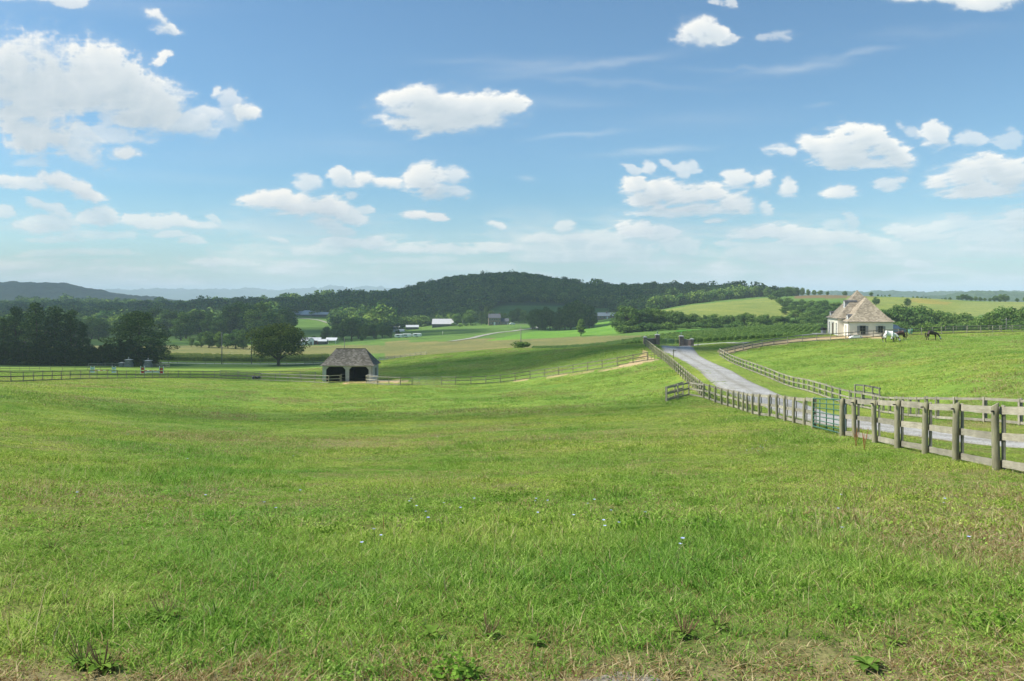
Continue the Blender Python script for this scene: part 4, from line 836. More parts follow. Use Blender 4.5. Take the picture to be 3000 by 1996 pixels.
# green tubular gate
GREEN=simple('green_paint',(0.035,0.12,0.075),(0.05,0.16,0.10),5,0.45,0.5,bmp=.05); GREENL=simple('pale_green_paint',(0.22,0.32,0.20),(0.30,0.40,0.27),5,0.5,0.4,bmp=.05)
GALV=simple('galvanised_metal',(0.22,0.23,0.23),(0.34,0.35,0.35),6,0.7,0.3,0.2,bmp=.05); WHITE=simple('white_plastic',(0.75,0.75,0.72),(0.82,0.82,0.8),3,0.5,0.4,bmp=0); BLACKP=simple('black_plastic',(0.012,0.012,0.013),(0.03,0.03,0.03),3,0.5,0.4,bmp=0)
def tube_gate(a,b,label,mat,H=1.3,r=.024,bars=(1,.84,.68,.52,.38,.24,.12),ups=3,lift=.12,name='metal_gate',group=None):
    a=Vector(a); b=Vector(b); root=empty(name,a); tag(root,label,'gate',group); u=(b-a); L=u.length
    def P(t,h): q=a+u*t-a; return (q.x,q.y,q.z+lift+h*(H-lift))
    MB().tube([P(0,.0),P(0,1),P(1,1),P(1,.0),P(0,.0)],r*1.15,8,False).build('gate_frame',mat,root,True)
    for k in bars[1:]: MB().tube([P(0,k),P(1,k)],r*.85,6).build('bar',mat,root,True)
    for k in range(ups):
        t=(k+1)/(ups+1); d_=Vector((-u.y,u.x,0)).normalized()*r
        p0=Vector(P(t,0))+d_; p1=Vector(P(t,1))+d_; MB().tube([p0,p1],r*.9,6).build('upright',mat,root,True)
    for h in (.15,.85): 
        q=Vector(P(0,h)); w_=-(u.normalized()); MB().tube([q,q+w_*.09],.014,6).build('hinge',GALV,root)
    return root
a=gp+(near[-1]-gp).normalized()*.16; b=near[-1]-(near[-1]-gp).normalized()*.14; a.z=gz(a.x,a.y); b.z=gz(b.x,b.y)
tube_gate(a,b,'green tubular metal field gate hung in the near fence',GREEN,1.36)
pc=near[-1]+Vector((.13,-.03,0)); o=MB().tube([(0,0,0),(-.01,0,.5),(-.03,0,1.05),(-.01,0,1.17),(.05,.02,1.2)],.02,8).build('white_conduit',WHITE,None,True); o.location=pc; tag(o,'white plastic conduit pipe strapped to the post right of the green gate','pipe')
# electric wire and insulators of the near fence, drawn on the post tops
def insul(pts,parent,H):
    M0=Matrix.Translation(Vector(pts[0]))
    for p in pts[1:-1]:
        q=Vector(p)+Vector((-.10,-.05,H*.93)); o=MB().tube([(-.05,0,0),(-.02,0,0),(.05,.01,0)],[.012,.022,.014],6).build('insulator',BLACKP,parent,True); o.matrix_basis=Matrix.Translation(q); local(M0,o)
insul(ext+near,nf,1.38)
# stile panel on the pasture side, by the bend
s0=lp[-1]; sa=hit(2018,1160,60,95); sb=hit(1953,1178,55,95); sa2=sa+Vector((-.4,.9,0)); 
print('stile',s0,sa,sb)
fence([sb,(sa+sb)/2*1.0,sa,s0],'short three rail wing fence sticking out into the pasture from the driveway fence',side=1,H=1.36,ends=(True,False),posts=SQP)
sc2=sb+Vector((.15,1.0,0)); sd2=sa+Vector((-.35,1.0,0)); 
for q in (sc2,sd2): q.z=gz(q.x,q.y)
fence([sc2,(sc2+sd2)/2,sd2],'parallel back row of the wing fence in the pasture',side=1,H=1.36,posts=SQP)
# fence on the far side of the driveway
rf=[hit(*q,lo,hi) for q,lo,hi in (((2999,1247),32,45),((2873,1236),35,50),((2760,1230),38,60),((2670,1222),42,65),((2577,1207),50,75),((2500,1190),55,80),((2440,1172),60,90),((2310,1132),75,110),((2200,1087),90,130),((2110,1043),120,160))]
d=(rf[0]-rf[1]); d.z=0; d.normalize(); q=rf[0]+d*7; rf=[Vector((q.x,q.y,gz(q.x,q.y)))]+rf
print('rf',[(round(p.x,1),round(p.y,1)) for p in rf])
rr=resample(rf,2.4); k=len(rr)//3+2
fence(rr[:k],'pale rail fence beyond the driveway, its level stretch at the right edge',side=1,battens=True,H=1.33,posts=SQP,rh=.14)
fence(rr[k-1:2*k-1],'pale weathered rail fence climbing along the right verge of the driveway',side=1,battens=True,H=1.33,posts=SQP,rh=.14,ends=(False,True))
fence(rr[2*k-2:],'upper end of the right driveway fence, up to its sharp corner',side=1,battens=True,H=1.33,posts=SQP,rh=.14,ends=(False,True))
uf=[rr[-1]]+hp([(2158,1032),(2213,1020),(2256,1013),(2294,1008),(2335,1004),(2377,1000),(2420,999),(2464,996),(2505,993),(2547,990),(2593,986),(2638,985),(2680,982),(2725,980),(2769,978),(2811,977),(2854,976),(2898,975),(2943,973),(2988,972)],120,162)+[at(3035,155),at(3085,154),at(3140,153)]
uf=resample(uf,2.7); print('uf',len(uf))
fence(uf[:24],'rail fence in front of the cream house, from the corner to the horses',side=1,H=1.32,posts=SQP,boards=BOARDSD,rh=.13,rails=(.93,.5,.08))
fence(uf[23:],'rail fence on the rise behind the grazing horses to the right edge',side=1,H=1.32,posts=SQP,rh=.13,ends=(False,True),rails=(.93,.5,.08))
bf=resample([at(2770,169),at(2840,170),at(2900,171),at(2960,172),at(3020,173),at(3100,172)],2.6)
fence(bf,'second lower rail fence just behind the rise at far right',side=1,H=1.2,posts=SQP,rh=.12)
# hay chute in the right pasture
ch=hp([(2487,1180),(2513,1184),(2540,1190),(2560,1196)],55,80); ch=[Vector((p.x+1.6,p.y+2.4,0)) for p in ch]
for p in ch: p.z=gz(p.x,p.y)
fence(ch,'short double chute fence standing just inside the right pasture',side=1,H=1.45,posts=SQP,boards=BOARDSD)
# left paddock fence
lf=hp([(1,1120)],85,110)+[at(48,103),at(94,107),at(135,111),at(177,115),at(216,119),at(252,122),at(285,126),at(320,129),at(352,132),at(382,135),at(412,138),at(440,141),at(464,144),at(491,147)]+[at(516,149),at(539,151),at(561,152),at(582,153),at(603,152.5),at(625,152),at(645,151.5),at(662,151),at(681,150.5),at(699,150),at(717,149),at(735,148),at(751,146.5),at(766,145)]
d=lf[0]-lf[2]; d.z=0; d.normalize(); q0=lf[0]+d*14; lf=[Vector((q0.x,q0.y,gz(q0.x,q0.y)))]+lf
fence(resample(lf,2.7),'dark rail fence in front of the jumping paddock, from the left edge to its bend',side=-1,H=1.38,boards=BOARDSD,pr=.9,rh=.12)
lf2=[lf[-1],at(807,142),at(844,140),at(883,138),at(922,136),at(963,134),at(997,135.5)]
fence(lf2,'grey rail fence left of the open shed',side=-1,H=1.36,pr=.9,rh=.13)
fence([at(997,135.5),at(1001,138),at(1013,139.6)],'last short return of rail fence in front of the shed pier',side=1,H=1.36,pr=.8,boards=BOARDSD,rh=.1,ends=(False,True))
fence([at(x_,d_) for x_,d_ in ((645,165),(700,164),(760,162),(820,158),(880,154),(925,150))],'inner rail fence of the small yard behind the left shed fence',side=1,H=1.3,posts=SQP,boards=BOARDSD,rh=.1)
ax=[at(x_,d_) for x_,d_ in ((0,205),(60,212),(130,220),(200,226),(270,231),(330,235))]
fence(resample(ax,3.6),'faint far rail fence below the hedge, left of the stone pillars',side=-1,H=1.25,boards=BOARDSD,pr=.7,rh=.1)
sr=[at(1106+.0,129),at(1140,128.5),at(1173,128)]
fence([at(1073,133.5),at(1106,130.5),at(1139,129),at(1173,128)],'short rail fence right of the shed up to the wire gate',side=-1,H=1.36,pr=.9,rh=.12)
tube_gate(at(1076,136.5),at(1108,133),'galvanised tubular gate leaning in front of the shed side',GALV,1.3,.03,(1,.8,.6,.4,.2),2)
tube_gate(at(1208,128.4),at(1293,129.6),'wide galvanised tubular gate in the fence right of the shed',GALV,1.3,.022,(1,.8,.6,.4,.2),3)
mf=resample([at(1293,130)]+hp([(1334,1128),(1410,1126),(1490,1119),(1570,1108),(1645,1098),(1725,1086),(1800,1074),(1854,1064)],110,140)+[at(1897,126)],2.45); print('mf',len(mf))
fence([at(1173,128),at(1207,128.2)],'single fence bay left of the wide gate',side=-1,H=1.36,pr=.9,rh=.11)
fence(mf,'long grey rail fence below the green mound, rising to the driveway',side=-1,H=1.36,pr=.9,rh=.11)
tube_gate(at(1899,126),up[-1]+Vector((-.15,-.4,0)),'brown tubular gate closing the corner by the driveway fence',W_POST,1.28,.03,(1,.66,.33),3)
cf=resample([at(1112,262),at(1160,258),at(1205,250),at(1250,243)],3.2)
fence(cf,'pale rail fence running over the hillside just right of the shed roof',side=1,H=1.3,posts=SQP,rh=.13)
rfv=resample([at(-60,292),at(100,292),at(300,292),at(480,292),at(620,293),at(700,294),at(800,294),at(900,294),at(945,294)],3.3)
fence(rfv[:32],'roadside rail fence behind the stone pillars at left',side=-1,H=1.35,boards=BOARDSD,pr=.8,rh=.1,rails=(.93,.5))
fence(rfv[31:],'roadside rail fence running past the maple to the shed',side=-1,H=1.35,boards=BOARDSD,pr=.8,rh=.1,rails=(.93,.5))
fence(resample([at(893,286),at(960,285)],3),'grey rail pen left of the shed roof beside the road',side=-1,H=1.4,boards=BOARDSD,pr=.9)
# ------------------------------------------------------------------ masonry
def brick_mat(name,c1,c2,mortar,scale=1.0,bw=.22,rh=.075):
    m,n,l,b=newmat(name); setp(b,0.9,0.15); tc=n.new('ShaderNodeTexCoord')
    br=n.new('ShaderNodeTexBrick'); br.inputs['Scale'].default_value=scale; br.inputs['Brick Width'].default_value=bw; br.inputs['Row Height'].default_value=rh; br.inputs['Mortar Size'].default_value=.008
    br.inputs['Color1'].default_value=(*c1,1); br.inputs['Color2'].default_value=(*c2,1); br.inputs['Mortar'].default_value=(*mortar,1)
    mp=n.new('ShaderNodeMapping'); mp.inputs['Rotation'].default_value=(R(90),0,0); l.new(tc.outputs['Object'],mp.inputs[0]); l.new(mp.outputs[0],br.inputs['Vector'])
    f=noise_node(n,l,2.5,tc.outputs['Object'],5,.7); c=mix(n,l,1.0,br.outputs['Color'],ramp(n,l,f,[(.3,(.7,.7,.7)),(.7,(1.25,1.2,1.2))]),'MULTIPLY')
    l.new(c,b.inputs['Base Color']); bump(n,l,b,f,.6,.03); return m
BRICK=brick_mat('old_brick',(0.20,0.13,0.10),(0.27,0.19,0.15),(0.33,0.30,0.26)); STONE=brick_mat('field_stone',(0.16,0.16,0.15),(0.30,0.29,0.27),(0.12,0.12,0.11),1,.45,.2)
CAP=simple('limestone_cap',(0.34,0.33,0.30),(0.48,0.47,0.43),3,.9); IRON=simple('dark_iron',(0.02,0.02,0.022),(0.045,0.045,0.05),3,.5,.5)
def pillar(p,w,h,label,mat,finial,cap=True,name='gate_pillar',group=None,rz=0.0,ped=0.0):
    root=empty(name,p,rz); tag(root,label,'pillar',group)
    mb=MB()
    if ped: mb.prism([(-w*.75,-.3),(w*.75,-.3),(w*.72,h*.35),(w*.5,h*.7),(w*.42,h),(-w*.42,h),(-w*.5,h*.7),(-w*.72,h*.35)],'y',-w*.5,w*.5)
    else: mb.box(-w/2,w/2,-w/2,w/2,-.3,h)
    mb.build('shaft',mat,root)
    if cap: MB().add([(-w*.62,-w*.62,h),(w*.62,-w*.62,h),(w*.62,w*.62,h),(-w*.62,w*.62,h),(-w*.62,-w*.62,h+.1),(w*.62,-w*.62,h+.1),(w*.62,w*.62,h+.1),(-w*.62,w*.62,h+.1),(-w*.2,-w*.2,h+.32),(w*.2,-w*.2,h+.32),(w*.2,w*.2,h+.32),(-w*.2,w*.2,h+.32)],
        [(3,2,1,0),(0,1,5,4),(1,2,6,5),(2,3,7,6),(3,0,4,7),(4,5,9,8),(5,6,10,9),(6,7,11,10),(7,4,8,11),(8,9,10,11)]).build('cap',CAP,root)
    if finial: MB().lathe([(.10,h+.3),(.06,h+.42),(.05,h+.5),(.13,h+.62),(.18,h+.75),(.12,h+.88),(.05,h+.94),(.03,h+1.05)],0,0,10).build('finial',GREENL if finial=='green' else CAP,root,True)
    return root
gD=188
pL=at(1926,gD); pR=at(1996,gD); wz=min(pL.z,pR.z)
pillar(pL,.95,2.25,'left brick gate pillar with an urn finial at the top of the driveway',BRICK,'green')
pillar(pR,.95,2.2,'right brick gate pillar with an urn finial at the top of the driveway',BRICK,'green')
eL=at(1890,gD-1.5); eR=at(2027,gD-.6)
pillar(eL,.75,1.6,'low brick end pier at the head of the driveway fence',BRICK,None)
pillar(eR,.75,1.5,'low brick end pier right of the driveway gate',BRICK,None)
def wing(p,q,h0,h1,label,mat,dip=.0):
    root=empty('wing_wall',p); tag(root,label,'wall'); d=Vector(q)-Vector(p); L=math.hypot(d.x,d.y); n_=8; root.rotation_euler=(0,0,math.atan2(d.y,d.x))
    top=[(L*i/n_,h0+(h1-h0)*(i/n_)-dip*math.sin(math.pi*i/n_)+d.z*i/n_) for i in range(n_+1)]
    MB().prism([(0,-.4),(L,-.4+min(0,d.z))]+top[::-1],'y',-.15,.15).build('masonry',mat,root)
    MB().prism([(x_,z_+.002) for x_,z_ in top]+[(x_,z_+.08) for x_,z_ in top[::-1]],'y',-.19,.19).build('coping',CAP,root)
wing(eL+Vector((.38,0,0)),pL+Vector((-.48,0,0)),1.35,1.5,'low curved brick wing wall left of the driveway gate',BRICK)
wing(pR+Vector((.48,0,0)),eR+Vector((-.38,0,0)),1.6,1.35,'low dark brick wing wall right of the driveway gate',BRICK)
tube_gate(pL+Vector((.55,0,0)),pR+Vector((-.55,0,0)),'pale green tubular farm gate between the brick pillars',GREENL,1.45,.045,(1,.83,.66,.5,.34,.18),2)
s1=at(377,262); s2=at(434,262); s3=at(357,262)
pillar(s1,1.7,2.3,'left stone entrance pillar with a ball finial, flared at the foot',STONE,'stone',ped=1); pillar(s2,1.7,2.1,'right stone entrance pillar with a ball finial, flared at the foot',STONE,'stone',ped=1)
pillar(s3,1.3,1.25,'low round topped stone pier beside the left entrance pillar',STONE,None)
for q,s_,lb in ((s3,-1,'curved rail fence sweeping left from the stone pillars'),(s2,1,'curved rail fence sweeping right from the stone pillars')):
    P_=[Vector((q.x+s_*(1.2+1.9*k),q.y-k*k*.25,0)) for k in range(5)]
    for p in P_: p.z=gz(p.x,p.y)
    fence(P_,lb,side=-1,H=1.2,posts=SQP,rh=.16,rails=(.9,.45))
# sign post and stake by the driveway
p=at(1973,127)if False else hit(1973,1050,110,150); root=empty('sign_post',p); tag(root,'wooden cross shaped sign post at the left edge of the driveway','sign post')
MB().box(-.06,.06,-.06,.06,-.3,1.5).build('post',W_POST,root,bevel=.008); MB().box(-.15,.45,-.09,-.062,1.18,1.31).build('arm',W_POST,root,bevel=.008)
p=hit(2045,1016,140,190); root=empty('marker_post',p); tag(root,'thin dark stake with a small cap beside the lane to the house','post'); MB().box(-.045,.045,-.045,.045,-.3,1.75).build('post',W_DARK,root); MB().box(-.08,.08,-.08,.08,1.752,1.82).build('cap',W_DARK,root)
# ------------------------------------------------------------------ roofs and buildings
def shingle_mat(name,c1,c2,c3,row=.16):
    m,n,l,b=newmat(name); setp(b,0.9,0.15); tc=n.new('ShaderNodeTexCoord')
    sep=n.new('ShaderNodeSeparateXYZ'); l.new(tc.outputs['Object'],sep.inputs[0])
    zz=math_(n,l,'DIVIDE',sep.outputs['Z'],row); fl=math_(n,l,'FLOOR',zz); fr=math_(n,l,'FRACT',zz)
    h=math_(n,l,'ADD',math_(n,l,'ADD',sep.outputs['X'],sep.outputs['Y']),math_(n,l,'MULTIPLY',fl,0.613)); cell=math_(n,l,'FLOOR',math_(n,l,'DIVIDE',h,.30))
    cb=n.new('ShaderNodeCombineXYZ'); l.new(cell,cb.inputs[0]); l.new(fl,cb.inputs[1]); wn=n.new('ShaderNodeTexWhiteNoise'); wn.noise_dimensions='2D'; l.new(cb.outputs[0],wn.inputs['Vector'])
    c=ramp(n,l,wn.outputs['Value'],[(0,c1),(.5,c2),(1,c3)]); c=mix(n,l,1.0,c,ramp(n,l,fr,[(0,(.55,.55,.55)),(.25,(1,1,1)),(1,(1.1,1.1,1.1))]),'MULTIPLY')
    f=noise_node(n,l,.7,tc.outputs['Object'],4,.6); c=mix(n,l,1.0,c,ramp(n,l,f,[(.3,(.85,.85,.85)),(.7,(1.15,1.13,1.1))]),'MULTIPLY')
    l.new(c,b.inputs['Base Color']); bump(n,l,b,fr,.5,.03); return m
SH_HOUSE=shingle_mat('cedar_shingles',(0.21,0.175,0.13),(0.30,0.255,0.19),(0.40,0.345,0.265)); SH_SHED=shingle_mat('grey_shingles',(0.085,0.075,0.06),(0.13,0.12,0.10),(0.21,0.195,0.17),.14)
STUCCO=simple('cream_stucco',(0.74,0.68,0.56),(0.82,0.77,0.65),1.2,.9,.1,bmp=.15); TRIM=simple('grey_trim',(0.20,0.20,0.19),(0.27,0.27,0.25),4,.7); LEAD=simple('lead_sheet',(0.09,0.09,0.09),(0.15,0.15,0.148),4,.85,.1)
SHUT=simple('grey_shutter_paint',(0.24,0.25,0.24),(0.32,0.33,0.31),6,.7); WHITEP=simple('white_paint',(0.72,0.72,0.69),(0.8,0.8,0.77),4,.6); CREAMS=simple('cream_siding',(0.50,0.49,0.45),(0.60,0.59,0.54),3,.85,bmp=.1)
def glass(name,c=(0.02,0.025,0.03)):
    m,n,l,b=newmat(name); setp(b,.08,.6); b.inputs['Base Color'].default_value=(*c,1); return m
GLASS=glass('window_glass')
def hip_roof(name,parent,x0,x1,y0,y1,z,h,mat,over=.35,ridge='auto',rl=None,flare=.25,th=.12,rx=None):
    """hip roof over a rectangle with swept eaves; rl = ridge length"""
    X0,X1,Y0,Y1=x0-over,x1+over,y0-over,y1+over; W=X1-X0; D=Y1-Y0; along='x' if (W>=D) else 'y'
    if rl is None: rl=max(abs(W-D),.3)
    cx=(X0+X1)/2; cy_=(Y0+Y1)/2; lv=[(0,0),(.10,.055),(.22,.16),(.4,.345),(.7,.67),(1,1)] if flare else [(0,0),(1,1)]
    vs=[]; 
    for t,hz_ in lv:
        if along=='x': hx=W/2+(rl/2-W/2)*t; hy=D/2*(1-t)+.02*t
        else: hy=D/2+(rl/2-D/2)*t; hx=W/2*(1-t)+.02*t
        vs+=[(cx-hx,cy_-hy,z+h*hz_),(cx+hx,cy_-hy,z+h*hz_),(cx+hx,cy_+hy,z+h*hz_),(cx-hx,cy_+hy,z+h*hz_)]
    fs=[]
    for k in range(len(lv)-1):
        for j in range(4): fs.append((4*k+j,4*k+(j+1)%4,4*k+4+(j+1)%4,4*k+4+j))
    k=4*(len(lv)-1); fs.append((k,k+1,k+2,k+3)); fs.append((3,2,1,0))
    o=MB().add(vs,fs).build(name,mat,parent)
    MB().box(X0+.03,X1-.03,Y0+.03,Y1-.03,z-th,z-.003).build('eave_board',TRIM,o)
    if along=='x': MB().box(cx-rl/2,cx+rl/2,cy_-.08,cy_+.08,z+h-.02,z+h+.07).build('ridge_cap',mat,o)
    else: MB().box(cx-.08,cx+.08,cy_-rl/2,cy_+rl/2,z+h-.02,z+h+.07).build('ridge_cap',mat,o)
    return o
def window(parent,c,w,h,face,shutters=False,arch=False,mat=TRIM,sw=.42,proud=.04,rows=3,cols=2):
    """c=(u,z) centre; face: ('y-',yplane) or ('x-',xplane), ('x+',..)"""
    ax,pl=face; sg=-1 if ax[1]=='-' else 1
    def bx(mb,u0,u1,z0,z1,d0,d1):
        a,b=sorted((pl+sg*d0,pl+sg*d1)); return mb.box(u0,u1,a,b,z0,z1) if ax[0]=='y' else mb.box(a,b,u0,u1,z0,z1)
    u,z=c; f=.07; mb=MB(); bx(mb,u-w/2-f,u-w/2,z-h/2,z+h/2,0,proud+.03); bx(mb,u+w/2,u+w/2+f,z-h/2,z+h/2,0,proud+.03); bx(mb,u-w/2-f-.03,u+w/2+f+.03,z-h/2-f-.02,z-h/2,0,proud+.07)
    if arch:
        n_=9; po=[(u+(w/2+f)*math.cos(math.pi*i/n_),z+h/2+(w/2+f)*.9*math.sin(math.pi*i/n_)) for i in range(n_+1)]
        a,b=sorted((pl+sg*.0,pl+sg*(proud+.03))); mb.prism(po,ax[0],a,b)
    else: bx(mb,u-w/2-f,u+w/2+f,z+h/2,z+h/2+f,0,proud+.03)
    o=mb.build('window',mat,parent)
    g=MB(); bx(g,u-w/2+.001,u+w/2-.001,z-h/2+.001,z+h/2-.001,.002,proud-.01)
    if arch:
        po=[(u+(w/2-.02)*math.cos(math.pi*i/9),z+h/2+.002+(w/2-.02)*.9*math.sin(math.pi*i/9)) for i in range(10)]; a,b=sorted((pl+sg*(proud+.031),pl+sg*(proud+.036))); g.prism(po,ax[0],a,b)
    g.build('pane',GLASS,o); mm=MB()
    for i in range(1,cols): bx(mm,u-w/2+w*i/cols-.015,u-w/2+w*i/cols+.015,z-h/2,z+h/2,proud-.009,proud+.012)
    for i in range(1,rows): bx(mm,u-w/2,u+w/2,z-h/2+h*i/rows-.015,z-h/2+h*i/rows+.015,proud-.008,proud+.010)
    mm.build('glazing_bars',mat,o)
    if shutters:
        for s_ in (-1,1):
            sh=MB(); u0=u+s_*(w/2+f+.01); u1=u0+s_*sw; a,b=sorted((u0,u1)); bx(sh,a,b,z-h/2,z+h/2,.005,.05)
            for k in (.2,.8): bx(sh,a+.02,b-.02,z-h/2+h*k-.04,z-h/2+h*k+.04,.05,.07)
            sh.build('shutter',SHUT,parent)
    return o
# ---- cream house
hc=at(2486,153); th=R(-10.5)
H0=empty('cream_house',hc,th); tag(H0,'cream stucco house with a steep shingled hip roof on the right','house')
W=8.0; base=-.4
mb=MB(); mb.box(0,W,0,8.2,base,2.95); wall=mb.build('wall',STUCCO,H0)
MB().box(-1.0,W+.3,4.2,14.2,base,3.45).build('wall',STUCCO,H0)
MB().box(.2,W-.6,14.25,18,base,2.9).build('wall',STUCCO,H0)
r1=hip_roof('roof',H0,0,W,0,8.2,2.96,4.6,SH_HOUSE,.35,rl=1.2)
r2=hip_roof('roof',H0,-1.0,W+.3,4.2,14.2,3.46,5.5,SH_HOUSE,.35,rl=1.0)
hip_roof('roof',H0,.2,W-.6,12,18,2.91,3.6,SH_HOUSE,.3,rl=1.2)
window(H0,(2.55,1.35),1.0,1.55,('y-',0),True); window(H0,(5.75,1.5),.82,1.2,('y-',0),True,sw=.36)
MB().box(2.3-.75,2.8+.75,-.09,-.001,2.24,2.40).build('lintel',STUCCO,H0); MB().box(5.5-.65,6.0+.65,-.09,-.001,2.22,2.36).build('lintel',STUCCO,H0)
window(H0,(2.0,1.15),.55,1.75,('x-',0),arch=True,mat=WHITEP)
for u in (5.7,12.2): window(H0,(u,1.25),.75,2.1,('x-',-1.0),arch=True,mat=WHITEP)
DOOR=simple('brown_door',(0.10,0.06,0.035),(0.15,0.10,0.06),5,.6)
d_=MB().box(-1.08,-1.003,8.3,9.5,.0,2.35).build('door',DOOR,H0); MB().box(-1.12,-1.003,8.12,8.28,-.1,2.5).box(-1.12,-1.003,9.52,9.68,-.1,2.5).box(-1.14,-1.003,8.1,9.7,2.38,2.62).build('door_frame',CAP,d_); MB().box(-1.14,-1.09,8.4,8.45,1.0,1.2).build('handle',GALV,d_)
for u in (4.25,14.05): MB().box(-1.06,-.95,u-.04,u+.14,base,3.4).build('corner_quoin',CAP,H0)
MB().tube([(-.05,-.12,2.9),(-.05,-.12,.0)],.05,8).build('downpipe',TRIM,H0,True)
MB().box(-2.2,-1.15,7.6,10.2,-.25,-.02).build('door_step',CAP,H0)
def dormer(x,y,z,w=.95,h=1.25,L=1.9):
    o=MB(); n_=8; prof=[(y-w/2,z-.3),(y+w/2,z-.3),(y+w/2,z+h*.72)]+[(y+w/2*math.cos(math.pi*i/n_),z+h*.72+w*.42*math.sin(math.pi*i/n_)) for i in range(1,n_)]+[(y-w/2,z+h*.72)]
    r=o.prism(prof,'x',x,x+L).build('dormer',simple('grey_dormer_side',(0.25,0.25,0.26),(0.33,0.33,0.34),3,.8) if 'grey_dormer_side' not in bpy.data.materials else bpy.data.materials['grey_dormer_side'],H0)
    top=[(y+(w/2+.06)*math.cos(math.pi*i/n_),z+h*.74+(w*.42+.07)*math.sin(math.pi*i/n_)) for i in range(n_+1)]; bot=[(y+(w/2+.005)*math.cos(math.pi*i/n_),z+h*.74+(w*.42+.01)*math.sin(math.pi*i/n_)) for i in range(n_+1)]
    MB().prism(top+bot[::-1],'x',x-.12,x+L).build('dormer_roof',LEAD,r)
    MB().prism([(a_,b_) for a_,b_ in prof],'x',x-.05,x-.003).build('dormer_front',WHITEP,r)
    window(r,(y,z+.42),.42,.62,('x-',x-.05),arch=True,mat=WHITEP)
dormer(.25,2.1,2.95); dormer(.8,7.3,5.7,L=2.3); dormer(-.7,13.0,3.5,.9,1.1)
# things by the house
p=at(2509,148.5); root=empty('garden_slab',p,th); tag(root,'white sheeted mound lying in front of the cream house wall','tarpaulin'); mb=MB(); mb.prism([(-1.35,0),(1.15,0),(.75,.55),(.3,.68),(-.4,.62),(-1.1,.3)],'y',-.5,.5); mb.build('sheet',WHITEP,root,bevel=.06)
p=at(2413,166); root=empty('barbecue_grill',p,.3); tag(root,'black barbecue grill on the patio left of the cream house','grill')
MB().prism([(-.5,.75),(.5,.75),(.5,1.0),(.42,1.22),(.2,1.33),(-.2,1.33),(-.42,1.22),(-.5,1.0)],'y',-.3,.3).build('lid',BLACKP,root); MB().box(-.45,.45,-.28,.28,.1,.74).build('cart',GALV,root); MB().box(.52,.85,-.25,.25,.82,.86).build('side_shelf',GALV,root)
p=at(2667,154); root=empty('water_bucket',p); tag(root,'turquoise plastic tub on the grass behind the fence by the horses','tub'); MB().lathe([(.22,.02),(.25,.3),(.27,.7),(.29,.72),(.27,.74),(.22,.4),(.2,.06)],0,0,16).build('tub',simple('turquoise_plastic',(0.22,0.48,0.46),(0.3,0.55,0.52),3,.5),root,True)
root.scale=(1.6,1.6,1.3)
patio=MB().box(-2.2,2.2,-1.5,1.5,-.5,.08); o=patio.build('patio',CAP); o.location=at(2418,166); tag(o,kind='structure')
# SUV behind the house
def suv(p,rz,label,body,L=4.6,Wd=1.85,H=1.7,name='parked_car'):
    root=empty(name,p,rz); tag(root,label,'car'); a=L/2; z0=.32
    prof=[(-a,.45),(-a+.05,.95),(-a+.35,1.08),(-a+.75,H-.06),(-a+1.2,H),(.35,H),(.75,H-.12),(1.25,1.12),(a-.25,1.0),(a,.8),(a,.42),(a-.3,z0),(-a+.3,z0)]
    mb=MB(); n_=len(prof); vs=[]
    for y,k in ((-Wd/2,1),(-Wd/2*.93,1),(Wd/2*.93,1),(Wd/2,1)):
        for x_,z_ in prof:
            s_=.90 if (z_>1.15 and abs(y)>Wd*.47) else (.86 if z_>1.15 else 1); vs.append((x_*(.985 if abs(y)>Wd*.47 else 1),y*s_,z_))
    fs=[tuple(range(n_))[::-1],tuple(range(3*n_,4*n_))]+[(k*n_+i,k*n_+(i+1)%n_,(k+1)*n_+(i+1)%n_,(k+1)*n_+i) for k in range(3) for i in range(n_)]
    mb.add(vs,fs); mb.build('body',body,root,bevel=.03)
    g=MB(); 
    for s_ in (-1,1):
        y=s_*Wd/2*.915; g.prism([(-a+.62,1.14),(.95,1.14),(.62,H-.16),(-a+.95,H-.14)],'y',y,y+s_*.02)
    g.build('side_window',GLASS,root)
    MB().prism([(1.27,1.13),(.79,H-.14),(.83,H-.13),(1.32,1.14)],'y',-Wd*.38,Wd*.38).build('windscreen',GLASS,root)
    for x_ in (-1.35,1.4):
        for s_ in (-1,1):
            w_=MB().lathe([(.2,-.1),(.34,-.1),(.34,.1),(.2,.1)],0,0,18).xf(Matrix.Translation((x_,s_*(Wd/2-.1),.34))@Matrix.Rotation(R(90),4,'X')).build('wheel',BLACKP,root,True)
            MB().lathe([(.02,-.11),(.19,-.11),(.19,.11),(.02,.11)],0,0,12).xf(Matrix.Translation((x_,s_*(Wd/2-.1),.34))@Matrix.Rotation(R(90),4,'X')).build('rim',GALV,w_)
    for s_ in (-1,1): MB().box(a-.02,a+.015,s_*.62-.18,s_*.62+.18,.72,.88).build('headlight',WHITE,root,bevel=.01)
    MB().box(a-.01,a+.02,-.4,.4,.62,.82).build('grille',BLACKP,root)
    return root
def paint(name,c):
    m,n,l,b=newmat(name); setp(b,.28,.6); b.inputs['Base Color'].default_value=(*c,1); b.inputs['Metallic'].default_value=.3; return m
suv(at(2616,163),R(-14),'dark blue estate car parked behind the right corner of the cream house',paint('dark_blue_paint',(0.13,0.18,0.27)),H=1.75)
suv(at(1501,672),R(10),'small white car parked beside the brick farmhouse wing',WHITEP)
